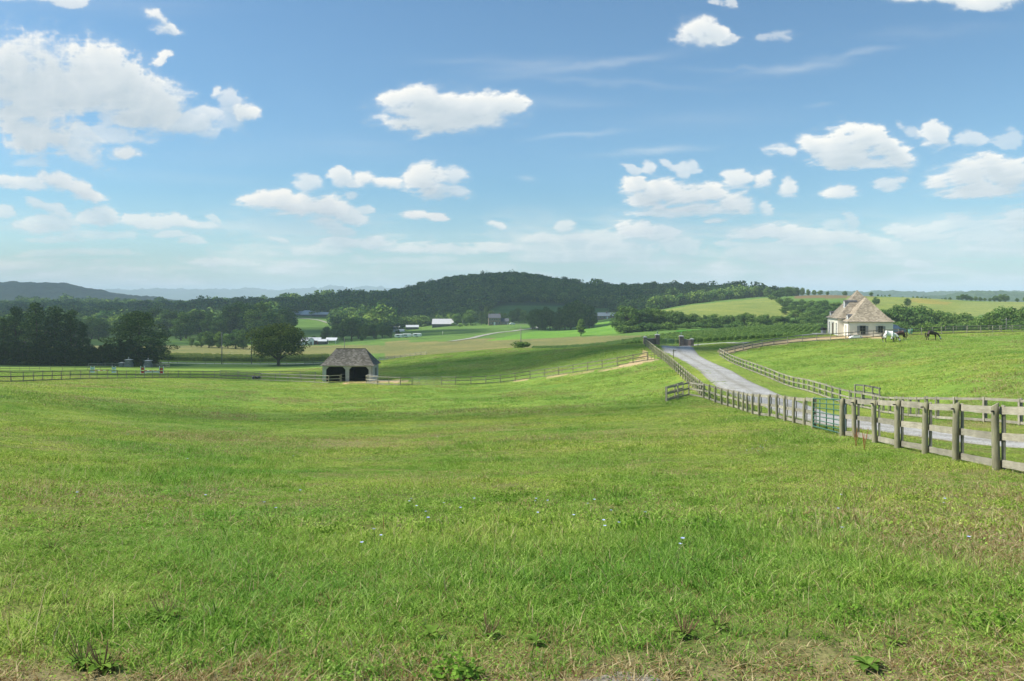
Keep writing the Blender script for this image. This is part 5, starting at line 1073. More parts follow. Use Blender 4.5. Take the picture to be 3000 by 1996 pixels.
# ---- open fronted shed
sD=139.0; zl=at(1018,sD).z
k_=sD/F; xl=(944.5-1500)*k_; xr=(1091-1500)*k_; sp0=Vector((xl,sD,zl)); Wd=xr-xl; print('shed W',Wd,zl)
S0=empty('field_shed',sp0); tag(S0,'open fronted cream shed with two bays and a shingled hip roof','shed'); hgt=ztop(1071,sD)-zl; D_=6.2
print('shed h',hgt)
def px2x(p): return (p-944.5)*k_
o1=(px2x(955.5),px2x(1012)); o2=(px2x(1023),px2x(1080)); ztp=hgt-.22; ch=.5; t=.14
mb=MB(); polys=[]
def wallpoly(p): mb.prism(p,'y',0,t)
wallpoly([(0,-.5),(o1[0],-.5),(o1[0],ztp-ch),(o1[0]+ch,ztp),(o1[0]+ch,hgt),(0,hgt)])
wallpoly([(o1[0]+ch,ztp),(o1[1]-ch,ztp),(o1[1]-ch,hgt),(o1[0]+ch,hgt)])
wallpoly([(o1[1]-ch,ztp),(o1[1],ztp-ch),(o1[1],-.5),(o2[0],-.5),(o2[0],ztp-ch),(o2[0]+ch,ztp),(o2[0]+ch,hgt),(o1[1]-ch,hgt)])
wallpoly([(o2[0]+ch,ztp),(o2[1]-ch,ztp),(o2[1]-ch,hgt),(o2[0]+ch,hgt)])
wallpoly([(o2[1]-ch,ztp),(o2[1],ztp-ch),(o2[1],-.5),(Wd,-.5),(Wd,hgt),(o2[1]-ch,hgt)])
mb.box(0,t,t,D_,-.5,hgt); mb.box(Wd-t,Wd,t,D_,-.5,hgt); mb.box(t,Wd-t,D_-t,D_,-.5,hgt)
def siding(name):
    m,n,l,b=newmat(name); setp(b,.85,.2); tc=n.new('ShaderNodeTexCoord'); sep=n.new('ShaderNodeSeparateXYZ'); l.new(tc.outputs['Object'],sep.inputs[0])
    fr=math_(n,l,'FRACT',math_(n,l,'DIVIDE',sep.outputs['Z'],.2)); f=noise_node(n,l,1.5,tc.outputs['Object'],5,.6)
    c=ramp(n,l,f,[(.3,(.42,.41,.36)),(.7,(.56,.55,.49))]); c=mix(n,l,1.0,c,ramp(n,l,fr,[(0,(.5,.5,.5)),(.12,(1,1,1)),(1,(1,1,1))]),'MULTIPLY'); l.new(c,b.inputs['Base Color']); bump(n,l,b,fr,.4,.02); return m
mb.build('wall',siding('cream_boards'),S0)
MB().box(t,Wd-t,t,D_-t,-.06,.02).build('floor',simple('darkened_stall_dirt',(0.03,0.024,0.02),(0.05,0.04,0.03),2,.95),S0)  # dirt floor, its colour darkened to deepen the shade inside
MB().box(t,Wd-t,D_-t-.05,D_-t-.003,.02,hgt-.06).box(t+.003,t+.05,t+.01,D_-t-.06,.02,hgt-.06).box(Wd-t-.05,Wd-t-.003,t+.01,D_-t-.06,.02,hgt-.06).build('shade_lining',simple('stall_shade',(0.015,0.013,0.011),(0.03,0.026,0.022),3,.95),S0)  # added panels, the shade of the open bays painted as near black
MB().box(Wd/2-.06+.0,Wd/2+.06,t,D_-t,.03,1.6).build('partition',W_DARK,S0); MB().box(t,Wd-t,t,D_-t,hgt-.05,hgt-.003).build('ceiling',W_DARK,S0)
rh_=ztop(1022,sD+D_/2)-zl-hgt
hip_roof('roof',S0,0,Wd,0,D_,hgt+.01,rh_,SH_SHED,.42,rl=(1072-985)*(sD+D_/2)/F,flare=.2,th=.1)
window(S0,(3.3,1.35),.9,1.5,('x+',Wd),True,mat=TRIM,sw=.4)
MB().tube([(Wd-.1,-.06,hgt-.05),(Wd-.1,-.06,0)],.04,6).build('downpipe',W_DARK,S0)
# black rubber tubs behind the left fence
for dx,lb in ((745,'left of the two black rubber feed tubs behind the paddock fence'),(757,'right of the two black rubber feed tubs behind the paddock fence')):
    p=at(dx,152.5); root=empty('feed_tub',p); tag(root,lb,'tub'); MB().lathe([(.36,0),(.42,.1),(.45,.5),(.42,.5),(.38,.14)],0,0,16).build('tub',simple('blue_black_rubber',(0.01,0.015,0.03),(0.02,0.03,0.06),3,.4,.5) if 'blue_black_rubber' not in bpy.data.materials else bpy.data.materials['blue_black_rubber'],root,True)
# ---- gabled farm buildings
TIN=simple('tin_roof',(0.40,0.40,0.40),(0.54,0.54,0.54),1.5,.5,.4,.15,stretch=(6,.4,.4)); TINW=simple('white_tin_roof',(0.42,0.44,0.45),(0.54,0.56,0.57),1.5,.5,.4,.1); REDB=simple('red_barn_boards',(0.20,0.045,0.035),(0.29,0.07,0.055),2,.85); DARKB=simple('dark_barn_boards',(0.07,0.065,0.06),(0.14,0.13,0.12),2,.9); SLATE=simple('slate_roof',(0.06,0.065,0.075),(0.11,0.115,0.13),2,.6)
def barn(px,D,w,dp,h,rh,label,wall,roof,rz=0.0,name='barn',cat='barn',lean=0,door=True,gambrel=False,over=.3,axis='x',legs=False,z=None):
    p=at(px,D); root=empty(name,p,rz); tag(root,label,cat)
    if legs:
        for x_ in (-w/2+.2,w/2-.2):
            for y_ in (.2,dp-.2): MB().box(x_-.12,x_+.12,y_-.12,y_+.12,-.5,h).build('post',wall,root)
    else:
        mb=MB()
        if axis=='x': mb.box(-w/2,w/2,0,dp,-1,h); 
        else: mb.box(-w/2,w/2,0,dp,-1,h)
        g=([(0,h),(dp,h),(dp/2,h+rh)],'x',-w/2,w/2) if axis=='x' else ([(-w/2,h),(w/2,h),(0,h+rh)] if not gambrel else [(-w/2,h),(w/2,h),(w/2*.6,h+rh*.7),(0,h+rh),(-w/2*.6,h+rh*.7)],'y',0,dp)
        mb.prism(*g); mb.build('wall',wall,root)
        if door: MB().box(-w*.12,w*.12,-.08,-.004,-.2,h*.8).build('door',DARKB if wall is not DARKB else W_DARK,root)
    r=MB(); T=.15
    if axis=='x':
        s_=rh/(dp/2); r.prism([(-over,h-over*s_+.02),(dp/2,h+rh+.02),(dp+over,h-over*s_+.02),(dp+over,h-over*s_+T),(dp/2,h+rh+T+.05),(-over,h-over*s_+T)],'x',-w/2-over,w/2+over)
        if lean: r.prism([(-over-lean,h-over*s_-lean*.25),(-over-.01,h-over*s_+.01),(-over-.01,h-over*s_+T),(-over-lean,h-over*s_-lean*.25+T)],'x',-w/2-over,w/2+over)
    else:
        k=[(-w/2-over,h-.2),(-w/2*.6,h+rh*.7),(0,h+rh),(w/2*.6,h+rh*.7),(w/2+over,h-.2)] if gambrel else [(-w/2-over,h-over*2*rh/w),(0,h+rh),(w/2+over,h-over*2*rh/w)]
        r.prism([(a_,b_+.02) for a_,b_ in k]+[(a_,b_+T+.03) for a_,b_ in k[::-1]],'y',-over,dp+over)
    r.build('roof',roof,root); return root
b=barn(1297,715,19,12,2.6,4.3,'wide barn with a big silver tin roof in the middle field',DARKB,TIN,0)
MB().prism([(9.6,2.3),(14.5,.9),(14.5,1.1),(9.6,4.2)],'y',1,11).build('lean_to_roof',TIN,b)
barn(1208,705,11,7,2.2,1.6,'low open sided shed with a pale roof left of the silver barn',DARKB,TINW,R(8),name='farm_shed',cat='shed')
barn(1161,690,7,6,2.6,2.2,'small dark barn with a white roof beyond the tree clump',DARKB,TINW,R(-5))
barn(1148,680,5,4,1.4,.8,'small white shed left of the dark barn beyond the clump',WHITEP,TINW,0,name='farm_shed',cat='shed',door=False)
barn(1173,672,6,3,1.1,.8,'white trailer in front of the dark barn beyond the clump',WHITEP,TINW,0,name='farm_trailer',cat='trailer',door=False)
barn(1120,760,14,8,2.4,2.2,'pale roofed building glimpsed above the tree clump behind the shed',WHITEP,TINW,R(4),name='farm_building',cat='building')
barn(876,885,13,10,1.2,3.2,'leftmost tin roofed barn on the hilltop',DARKB,TIN,R(12)); barn(899,878,16,12,1.4,4.4,'largest tin roofed barn on the hilltop, in the middle',DARKB,TIN,R(-22)); barn(939,872,16,10,2.4,2.4,'rightmost barn on the hilltop, standing dark under its roof',DARKB,TIN,R(-8))
rD=486
barn(911.5,rD,3.2,5,2.5,1.9,'white gambrel barn end beside the red barn',WHITEP,TINW,R(12),axis='y',gambrel=True,over=.2); barn(926,rD+2,5.2,5,2.6,1.5,'red barn with a white tin roof beyond the maple',REDB,TINW,R(5))
barn(944,rD-2,5,4.5,2.1,1.0,'dark shed with a white roof right of the red barn',DARKB,TINW,R(3),name='farm_shed',cat='shed')
barn(969,rD,6.4,5,2.3,1.4,'white carport on posts at the right end of the red barn yard',WHITEP,TINW,R(-4),name='carport',cat='carport',legs=True)
barn(897,rD+6,6,5,2.6,1.6,'white roofed building half hidden behind the maple',WHITEP,TINW,R(4),name='farm_building',cat='building')
barn(876,rD-10,3.5,4,2.2,1.2,'small white shed against the right edge of the maple crown',WHITEP,TINW,0,name='farm_shed',cat='shed')
0 and barn(1035,500,12,8,2.4,2.6,'dark brown house under the trees behind the shed roof',DARKB,SLATE,R(-6),name='dark_house',cat='house')
for px_,lb in ((1170,'leftmost white caravan at the edge of the brown field'),(1192,'middle white caravan at the edge of the brown field'),(1222,'white caravan below the dark reddish bush')):
    p=at(px_,498); root=empty('caravan',p); tag(root,lb,'caravan'); MB().prism([(-2.6,.5),(2.6,.5),(2.9,1.4),(2.5,2.4),(-2.5,2.4),(-2.9,1.4)],'y',-1.1,1.1).build('body',WHITEP,root,bevel=.1); MB().box(-1.6,.2,-1.14,-1.102,1.3,1.9).build('window',GLASS,root)
    for x_ in (-.5,.3): MB().lathe([(.1,-.08),(.33,-.08),(.33,.08),(.1,.08)],0,0,12).xf(Matrix.Translation((x_,-1.0,.33))@Matrix.Rotation(R(90),4,'X')).build('wheel',BLACKP,root)
# brick farmhouse
fD=676; p=at(1449,fD); FB=brick_mat('farmhouse_brick',(0.24,0.15,0.12),(0.30,0.19,0.15),(0.3,0.26,0.23)); FH=empty('brick_farmhouse',p,R(4)); tag(FH,'two storey brick farmhouse with white windows and a low wing','house')
MB().box(-5,5,0,7.5,-1,6.2).prism([(0,6.2),(7.5,6.2),(3.75,9.3)],'x',-5,5).build('wall',FB,FH)
rf_=MB().prism([(-.4,5.9),(3.75,9.36),(7.9,5.9),(7.9,6.1),(3.75,9.6),(-.4,6.1)],'x',-5.3,5.3).build('roof',SLATE,FH)
for x_ in (-4.5,4.5): MB().box(x_-.45,x_+.45,3.3,4.2,7.8,10.3).build('chimney',FB,rf_)
for zc,hh in ((1.8,1.7),(4.8,1.5)):
    for i in range(5):
        if zc<2 and i==2: continue
        window(FH,(-4+i*2,zc),1.0,hh,('y-',0),mat=WHITEP,rows=2)
window(FH,(0,4.8),1.0,1.5,('y-',0),mat=WHITEP,rows=2) if False else None
MB().box(-.65,.65,-.12,-.003,0,2.6).build('door',WHITEP,FH)
MB().box(5.02,12.2,1,6.5,-1,3.1).prism([(1,3.1),(6.5,3.1),(3.75,5.4)],'x',5.02,12.2).build('wing_wall',FB,FH); MB().prism([(.7,2.9),(3.75,5.45),(6.8,2.9),(6.8,3.1),(3.75,5.7),(.7,3.1)],'x',5.32,12.5).build('wing_roof',SLATE,FH)
window(FH,(9.2,1.7),1.2,1.0,('y-',1),mat=WHITEP,rows=2); window(FH,(7,1.7),.8,1.0,('y-',1),mat=WHITEP,rows=2); MB().box(11,11.8,.93,.997,0,2.1).build('door',WHITEP,FH)
# ranch house
p=at(1778,748); RH=empty('ranch_house',p,R(-3)); tag(RH,'long low brick ranch house on the rise behind the bright green field','house'); MB().box(-12,13,0,9,-2,2.7).build('wall',FB,RH); hip_roof('roof',RH,-12,13,0,9,2.75,3.2,SLATE if False else simple('weathered_metal_roof',(0.22,0.25,0.26),(0.32,0.35,0.36),2,.7),.6,rl=17,flare=0)
MB().box(-.6,.6,3,4,5.2,6.9).build('chimney',FB,RH)
for x_ in (-9.5,-6,-2.5,3,6.5,10): window(RH,(x_,1.5),1.6,1.2,('y-',0),mat=WHITEP,rows=2)
MB().box(-.2,.9,-.08,-.003,-.2,2.1).build('door',WHITEP,RH)
# ------------------------------------------------------------------ show jumps
REDP=simple('red_paint',(0.45,0.03,0.03),(0.55,0.05,0.04),4,.5); TEAL=simple('pale_teal_paint',(0.45,0.62,0.60),(0.55,0.7,0.68),4,.5)
def jump(pxa,pxb,D,label,cm,poles,Hs=1.6,w=.85):
    a=at(pxa,D); b=at(pxb,D); root=empty('show_jump',a); tag(root,label,'jump')
    for q in (a,b):
        o=Vector(q)-a; mb=MB()
        for s_ in (-1,1): mb.box(o.x+s_*w/2-.06,o.x+s_*w/2+.06,-.06,.06,o.z-.05,o.z+Hs)
        st=mb.build('standard',WHITEP,root)
        pn=MB(); pn.prism([(o.x-w/2+.07,o.z+.15),(o.x+w/2-.07,o.z+.15),(o.x+w/2-.07,o.z+.65),(o.x-w/2+.07,o.z+.65)],'y',-.03,.03).build('panel',cm,st)
        pn=MB(); pn.prism([(o.x-w/2+.07,o.z+.85),(o.x+w/2-.07,o.z+.85),(o.x+w/2-.07,o.z+1.45),(o.x,o.z+1.28),(o.x-w/2+.07,o.z+1.45)],'y',-.03,.03).build('panel',cm,st)
        MB().box(o.x-.7,o.x+.7,-.35,-.25,o.z-.02,o.z+.08).box(o.x-.7,o.x+.7,.25,.35,o.z-.02,o.z+.08).build('foot',WHITEP,st)
    x0=.5; x1=(b-a).x-.5; z0=0; z1=(b-a).z
    for h,kind in poles:
        n_=6
        if kind=='plank':
            MB().box(x0,x1,-.1,-.07,h-.13,h+.13).build('plank',WHITEP,root)
        else:
            pm=MB().tube([(x0,-.1,h),(x1,-.1,h+z1)],.05,8).build('pole',WHITEP,root,True)
            bands=MB()
            for k in range(0,n_,2): bands.tube([(x0+(x1-x0)*(k+.0)/n_,-.1,h+z1*k/n_),(x0+(x1-x0)*(k+1)/n_,-.1,h+z1*(k+1)/n_)],.054,8)
            bands.build('stripes',REDP,pm,True)
jump(271,334,184,'show jump with white and pale teal standards, left one in the paddock',TEAL,((.62,'pole'),),1.6)
jump(418,473,178,'show jump with red and white standards, right one in the paddock',REDP,((.75,'pole'),(.42,'plank')),1.75)
# ------------------------------------------------------------------ utility poles and wires
PW=simple('pole_wood',(0.16,0.15,0.13),(0.28,0.27,0.25),3,.9,stretch=(4,4,.3)); WIRE=simple('cable',(0.05,0.05,0.05),(0.08,0.08,0.08),1,.6,bmp=0)
def pole(px,D,topy,label,r=.14,arm=False,can=False,lamp=False,mat=PW,basepy=None):
    p=at(px,D); H=ztop(topy,D)-p.z; root=empty('utility_pole',p); tag(root,label,'utility pole')
    MB().tube([(0,0,-.5),(0,0,H*.5),(0,0,H)],[r*1.2,r,r*.75],8).build('shaft',mat,root,True)
    if arm: MB().box(-1.1,1.1,-.06,.06,H-.5,H-.36).build('crossarm',PW,root)
    if can: MB().lathe([(.05,H-3.2),(.25,H-3.1),(.25,H-2.1),(.05,H-2.0)],-.32,0,10).build('transformer',GALV,root,True)
    if lamp: MB().tube([(0,0,H),(-.4,0,H+.2),(-1.0,0,H+.2)],.05,6).build('lamp_arm',GALV,root); MB().box(-1.5,-.95,-.14,.14,H+.08,H+.24).build('lamp_head',WHITE,root)
    return p+Vector((0,0,H))
P1=pole(650,298,974,'pale utility pole standing left of the maple at the road',.17); P2=pole(737,303,970,'dark utility pole with a transformer just left of the maple',.15,can=True,mat=W_DARK,arm=True)
P3=pole(1009,330,990,'thin pole rising behind the shed roof',.12); P4=pole(1526,232,956,'tall utility pole in the bush on the mound crest',.12,arm=False)
P5=pole(1556,600,931,'short dark pole in the field below the dark trees',.15); P6=pole(1297,520,971,'pale yellowish pole in the green field below the silver barn',.16,lamp=False,mat=simple('pale_pole',(0.45,0.45,0.33),(0.55,0.55,0.42),3,.8))
P7=pole(2948,185,932,'slim utility pole behind the right fence in front of the dark wood',.10,arm=True); P8=pole(1190,760,938,'lamp pole beyond the white roofed barns',.18,lamp=True)
P9=pole(1355,700,939,'small pole right of the silver barn',.15); P10=pole(1392,480,983,'thin pole at the left edge of the bright green field',.1)
def wire(a,b,label,sag=1.2,r=.02,name='overhead_wire'):
    pts=[Vector(a).lerp(Vector(b),k/14)-Vector((0,0,sag*math.sin(math.pi*k/14))) for k in range(15)]; o=MB().tube([q-pts[0] for q in pts],r,4).build(name,WIRE); o.location=pts[0]; tag(o,label,'wire')
wire(P1+Vector((0,0,-.2)),P2+Vector((0,0,-.3)),'short top wire between the pale and the dark pole left of the maple',.3,.03); wire(P1+Vector((0,0,-4.6)),P2+Vector((0,0,-4.7)),'lower wire between the pale and the dark pole left of the maple',.3,.03)
wire(at(-60,298)+Vector((0,0,11)),P1+Vector((0,0,-.2)),'long wire coming in from the left edge to the pale pole',1,.025)
wire(P2+Vector((0,0,-.4)),P4+Vector((0,0,-.6)),'long upper wire crossing the fields from the dark pole to the mound pole',3.5,.028); wire(P2+Vector((0,0,-4.5)),P3+Vector((0,0,-3.5)),'lower wire from the dark pole to the pole behind the shed',1,.028)
wire(P7+Vector((-.8,0,-.4)),at(2612,190)+Vector((0,0,1.9)),'upper wire passing behind the horses to the right pole',.8,.02); wire(P7+Vector((.9,0,-.4)),at(3120,184)+Vector((0,0,2.8)),'wire leaving the right pole toward the right edge',.3,.02)
# ------------------------------------------------------------------ horses
def skin(name,chains,mat,parent,sub=2,root=0,smooth=True):
    """chains: list of lists of (x,y,z,r); first point of later chains may be an index into the flat list"""
    vs=[];rs=[];es=[]
    for ch in chains:
        prev=None
        for q in ch:
            if isinstance(q,int): prev=q; continue
            vs.append(q[:3]); rs.append(q[3]); 
            if prev is not None: es.append((prev,len(vs)-1))
            prev=len(vs)-1
    me=bpy.data.meshes.new(name); me.from_pydata(vs,es,[]); o=bpy.data.objects.new(name,me); COL.objects.link(o)
    md=o.modifiers.new('skin','SKIN'); md.use_smooth_shade=True; md.branch_smoothing=.6
    for i,v in enumerate(me.skin_vertices[0].data): v.radius=(rs[i]*1.15,)*2 if not isinstance(rs[i],tuple) else tuple(q*1.2 for q in rs[i]); v.use_root=(i==root)
    sb=o.modifiers.new('sub','SUBSURF'); sb.levels=sub; sb.render_levels=sub
    dg=bpy.context.evaluated_depsgraph_get(); me2=bpy.data.meshes.new_from_object(o.evaluated_get(dg)); bpy.data.objects.remove(o); me2.materials.clear(); me2.materials.append(mat)
    me2.polygons.foreach_set('use_smooth',[True]*len(me2.polygons)); return link(name,me2,parent)
def coat(name,c1,c2,sheen=.35):
    m=simple(name,c1,c2,2.2,.45,.4,bmp=.05); return m
BAY=coat('dark_bay_coat',(0.018,0.010,0.008),(0.040,0.020,0.014)); BROWN=coat('brown_coat',(0.03,0.014,0.010),(0.06,0.026,0.017)); RUG=simple('white_rug_cloth',(0.74,0.72,0.68),(0.82,0.80,0.76),3,.9,.1,bmp=.4,bd=.03); MASK=simple('grey_mask_mesh',(0.42,0.44,0.46),(0.55,0.57,0.6),30,.9,.1,bmp=.2); HOOF=simple('hoof_horn',(0.04,0.035,0.03),(0.08,0.07,0.06),5,.6); SOCK=simple('white_sock',(0.65,0.64,0.6),(0.75,0.74,0.7),5,.8)
def horse(p,rz,label,mat,rug=False,mask=True,step=0.0,socks=(),scale=1.0,head=0.0):
    root=empty('horse',p,rz); root.scale=(scale,)*3; tag(root,label,'horse'); s=step
    body=[(-.72,0,1.20,(.26,.24)),(-.48,0,1.24,(.29,.27)),(-.15,0,1.17,(.31,.29)),(.2,0,1.14,(.32,.29)),(.48,0,1.18,(.28,.25)),(.70,0,1.10,(.20,.17)),(.95,head*.1,.85,(.15,.11)),(1.15,head*.25,.58,(.12,.085)),(1.24,head*.35,.42,(.125,.09)),(1.30,head*.4,.22,(.085,.07)),(1.33,head*.42,.09,(.065,.06))]
    def leg(i,x,y,fx,hind):
        if hind: return [i,(x,y,.98,.17),(x+.12+fx*.3,y,.74,.115),(x-.12+fx*.7,y,.50,.062),(x-.06+fx,y,.27,.042),(x-.05+fx,y,.11,.05),(x+.0+fx,y,.03,.06)]
        return [i,(x,y,.88,.115),(x+fx*.5,y,.62,.078),(x+fx*.8,y,.46,.058),(x+fx,y,.26,.040),(x+fx,y,.11,.047),(x+.05+fx,y,.03,.058)]
    legs=[leg(0,-.70,.15,-s,True),leg(0,-.66,-.15,s,True),leg(4,.50,.14,s,False),leg(4,.52,-.14,-s,False)]
    chains=[body]+legs
    # a leading index may not be the first element of a fresh chain without prev, handled in skin()
    skin('body',chains,mat,root,2,2)
    for y_ in (.05,-.05): MB().tube([(1.17,y_+head*.25,.60),(1.13,y_*1.5+head*.25,.68),(1.12,y_*1.6+head*.25,.74)],[.03,.025,.005],6).build('ear',mat,root,True)
    MB().tube([(-.93,0,1.22),(-1.02,0,1.05),(-1.04,.02,.75),(-1.0,.0,.45)],[.05,.08,.075,.02],7).build('tail',coat('black_hair',(0.008,0.007,0.007),(0.02,0.018,0.016)) if 'black_hair' not in bpy.data.materials else bpy.data.materials['black_hair'],root,True)
    if not rug: MB().add([(.6,0,1.36),(.8,0,1.13),(1.0,head*.15,.86),(1.14,head*.25,.66),(1.08,head*.22+.05,.58),(.93,.09,.82),(.74,.10,1.05),(.56,.06,1.22)],[(0,1,6,7),(1,2,5,6),(2,3,4,5)]).build('mane',bpy.data.materials['black_hair'],root)
    if mask: skin('fly_mask',[[(1.16,head*.26,.55,(.12,.095)),(1.235,head*.345,.42,(.137,.105)),(1.285,head*.39,.27,(.11,.088))]],MASK,root,2,1)
    for k,(x_,y_) in enumerate(((-.70-s,.15),(-.66+s,-.15),(.55+s,.14),(.57-s,-.14))):
        MB().lathe([(.062,0),(.055,.035),(.048,.075)],x_+.0,y_,10).build('hoof',HOOF if k not in socks else SOCK,root,True)
        if k in socks: MB().lathe([(.05,.08),(.054,.13),(.045,.24),(.044,.26)],x_-(.05 if k<2 else .05),y_,10).build('sock',SOCK,root,True)
    if rug:
        skin('rug',[[(-.78,0,1.18,(.29,.27)),(-.48,0,1.24,(.325,.30)),(-.15,0,1.18,(.345,.325)),(.2,0,1.15,(.355,.325)),(.50,0,1.18,(.315,.285)),(.72,0,1.11,(.235,.21)),(.97,head*.1,.86,(.185,.15)),(1.1,head*.2,.66,(.15,.12))],
             [0,(-.70,.16,.95,.20),(-.62-s*.3,.16,.72,.15),(-.76-s*.6,.16,.58,.12)],[0,(-.68,-.16,.95,.20),(-.60+s*.3,-.16,.72,.15),(-.72+s*.6,-.16,.58,.12)],[4,(.50,.15,.88,.15),(.50+s*.5,.15,.60,.11)],[4,(.52,-.15,.88,.15),(.52-s*.5,-.15,.60,.11)]],RUG,root,2,2)
    return root
horse(hit(2607,1003,95,150),R(-8),'horse in a white body rug and grey fly mask, grazing leftmost of the three',BAY,rug=True,step=.12,socks=(0,),scale=1.22,head=-.5)
horse(hit(2636,998,100,155),R(172),'dark brown horse with a white hind sock standing head down behind the rugged horse',BROWN,step=.08,socks=(0,1),scale=1.12,head=.8)
horse(hit(2731,997,100,155),R(-4),'dark bay horse in a pale fly mask grazing alone right of the other two',BAY,step=.06,scale=1.08,head=-.1)
# ------------------------------------------------------------------ weeds and chicory in the near grass
PETAL=simple('chicory_petals',(0.36,0.42,0.72),(0.50,0.56,0.82),20,.7,bmp=0); STEM=simple('weed_stems',(0.10,0.13,0.04),(0.18,0.2,0.08),6,.8,bmp=0); SEED=simple('seed_stalks',(0.14,0.09,0.045),(0.26,0.17,0.09),6,.9,bmp=0)
def flower_mesh(seed):
    rg=random.Random(seed); mb=MB(); H=rg.uniform(.14,.24); lx=rg.uniform(-.06,.06); ly=rg.uniform(-.06,.06); mb.tube([(0,0,0),(lx*.4,ly*.4,H*.5),(lx,ly,H)],[.004,.003,.002],5); k=len(mb.f)
    for j in range(12):
        a=2*math.pi*j/12; c_,s_=math.cos(a),math.sin(a); c2,s2=math.cos(a+.25),math.sin(a+.25); c3,s3=math.cos(a-.25),math.sin(a-.25)
        mb.add([(lx,ly,H),(lx+.013*c3,ly-.004+.013*s3,H+.004),(lx+.024*c_,ly+.024*s_,H+.006),(lx+.013*c2,ly+.013*s2,H+.004)],[(0,1,2,3)])
    me=mb.mesh('chicory_flower',[STEM,PETAL]); 
    for q in me.polygons:
        if q.index>=k: q.material_index=1
    return me
FM=[flower_mesh(s) for s in range(4)]
FP=[(88,1321),(204,1236),(256,1256),(118,1230),(218,1498),(378,1283),(506,1323),(497,1258),(388,1256),(612,1484),(791,1531),(808,1530),(876,1486),(1207,1500),(1213,1512),(1218,1520),(1255,1586),(1252,1534),(1301,1526),(1346,1526),(1393,1512),(1567,1498),(1596,1518),(1572,1544),(1577,1512),(1714,1508),(1728,1517),(1678,1554),(1798,1557),(1800,1575),(1749,1598),(1771,1593),(1896,1564),(1978,1652),(1981,1673),(1060,1652),(1100,1625),(1103,1624),(542,1372),(860,1350),(1020,1240),(1280,1290),(1610,1302),(1716,1238),(2240,1312),(2190,1336),(2210,1340),(2222,1338),(2231,1334),(2232,1324),(2480,1508),(2766,1512),(2762,1515),(2855,1628),(2490,1630),(2455,1532),(700,1250),(640,1226),(330,1246),(150,1268),(1500,1262)]
for k,(px,py) in enumerate(FP):
    p=hit(px,py,4,70); s_=.8+.012*max(0,p.y-8)
    o=bpy.data.objects.new('chicory_flower',FM[k%4]); COL.objects.link(o); o.location=p; o.rotation_euler=(0,0,k*1.7); o.scale=(min(s_,2.0),)*2+(1.0,)
    tag(o,'pale blue chicory flower on a thin stem in the pasture grass','flower','chicory flowers scattered over the pasture')
LEAF=foliage_mat('weed_leaves',(0.08,0.16,0.025),(0.20,0.32,0.06),.35,6,.1)
def weed(px,py,sz,stalks,label,seed):
    sz*=.68
    rg=random.Random(seed); p=hit(px,py,2.5,30); root=empty('broadleaf_weed',p,rg.uniform(0,6)); tag(root,label,'weed'); mb=MB(); T=[]
    for k in range(14):
        a=2.4*k+rg.uniform(-.3,.3); L=sz*rg.uniform(.5,1); w_=L*.22; e=rg.uniform(.35,.9); c_,s_=math.cos(a),math.sin(a); k0=len(mb.v); vs=[]
        for i in range(6):
            t=i/5; ww=w_*math.sin(math.pi*min(t*.85+.12,1))**.8; r_=L*t; z_=L*(e*t-.75*e*t*t)+.02; vs+=[(c_*r_-s_*ww,s_*r_+c_*ww,z_+ww*.25),(c_*r_,s_*r_,z_),(c_*r_+s_*ww,s_*r_-c_*ww,z_+ww*.25)]
        mb.add(vs,[(3*i+j,3*i+j+1,3*i+j+4,3*i+j+3) for i in range(5) for j in range(2)])
    me=mb.mesh('leaves',LEAF,True); at_=me.attributes.new('tone','FLOAT','POINT'); at_.data.foreach_set('value',np.repeat(np.random.default_rng(seed).uniform(0,1,14),18).astype(np.float32)); link('leaves',me,root)
    if stalks:
        mb=MB(); stalks=int(stalks*1.3)
        for k in range(stalks):
            a=rg.uniform(0,6.28); l_=rg.uniform(.03,.16)*sz/.25; H=rg.uniform(.13,.30)*sz/.2; mb.tube([(0,0,0),(math.cos(a)*l_,math.sin(a)*l_,H*.5),(math.cos(a)*l_*1.7,math.sin(a)*l_*1.7,H)],[.0016,.0020,.0012],5)
        mb.build('seed_stalks',SEED,root)
for i,(px,py,sz,st,lb) in enumerate(((1432,1868,.12,14,'plantain clump with upright brown stalks, left of the foreground centre'),(2005,1868,.13,24,'large plantain clump with a fan of stalks, right of the foreground centre'),(2105,1845,.12,10,'smaller stalky plantain just right of the large clump'),
    (1375,1985,.13,0,'bright green leafy rosette at the bottom edge, left of the gravel patch'),(300,1965,.15,14,'dark plantain clump with thick stalks in the bottom left corner'),(245,1950,.15,9,'smaller stalky clump beside the bottom left plantain'),(2720,1718,.16,0,'dark broad leaved dock rosette in the grass at right'),
    (1570,1890,.11,3,'small leafy rosette between the two plantain clumps'),(1264,1868,.12,3,'pale leafy rosette in the worn turf left of the plantain clump'),(480,1815,.16,6,'grassy weed clump in the lower left foreground'),(2620,1890,.10,8,'sparse brown stalks in the dry turf at lower right'),(2540,1960,.14,3,'pale rosette in the dry turf near the bottom edge'),(150,1615,.14,8,'dark weed clump in the left foreground'),(360,1600,.14,0,'bright broad leaved patch in the left foreground'),(1100,1262,.3,0,'bright dock plant in the middle of the pasture'))):
    weed(px,py,sz,st,lb,100+i)
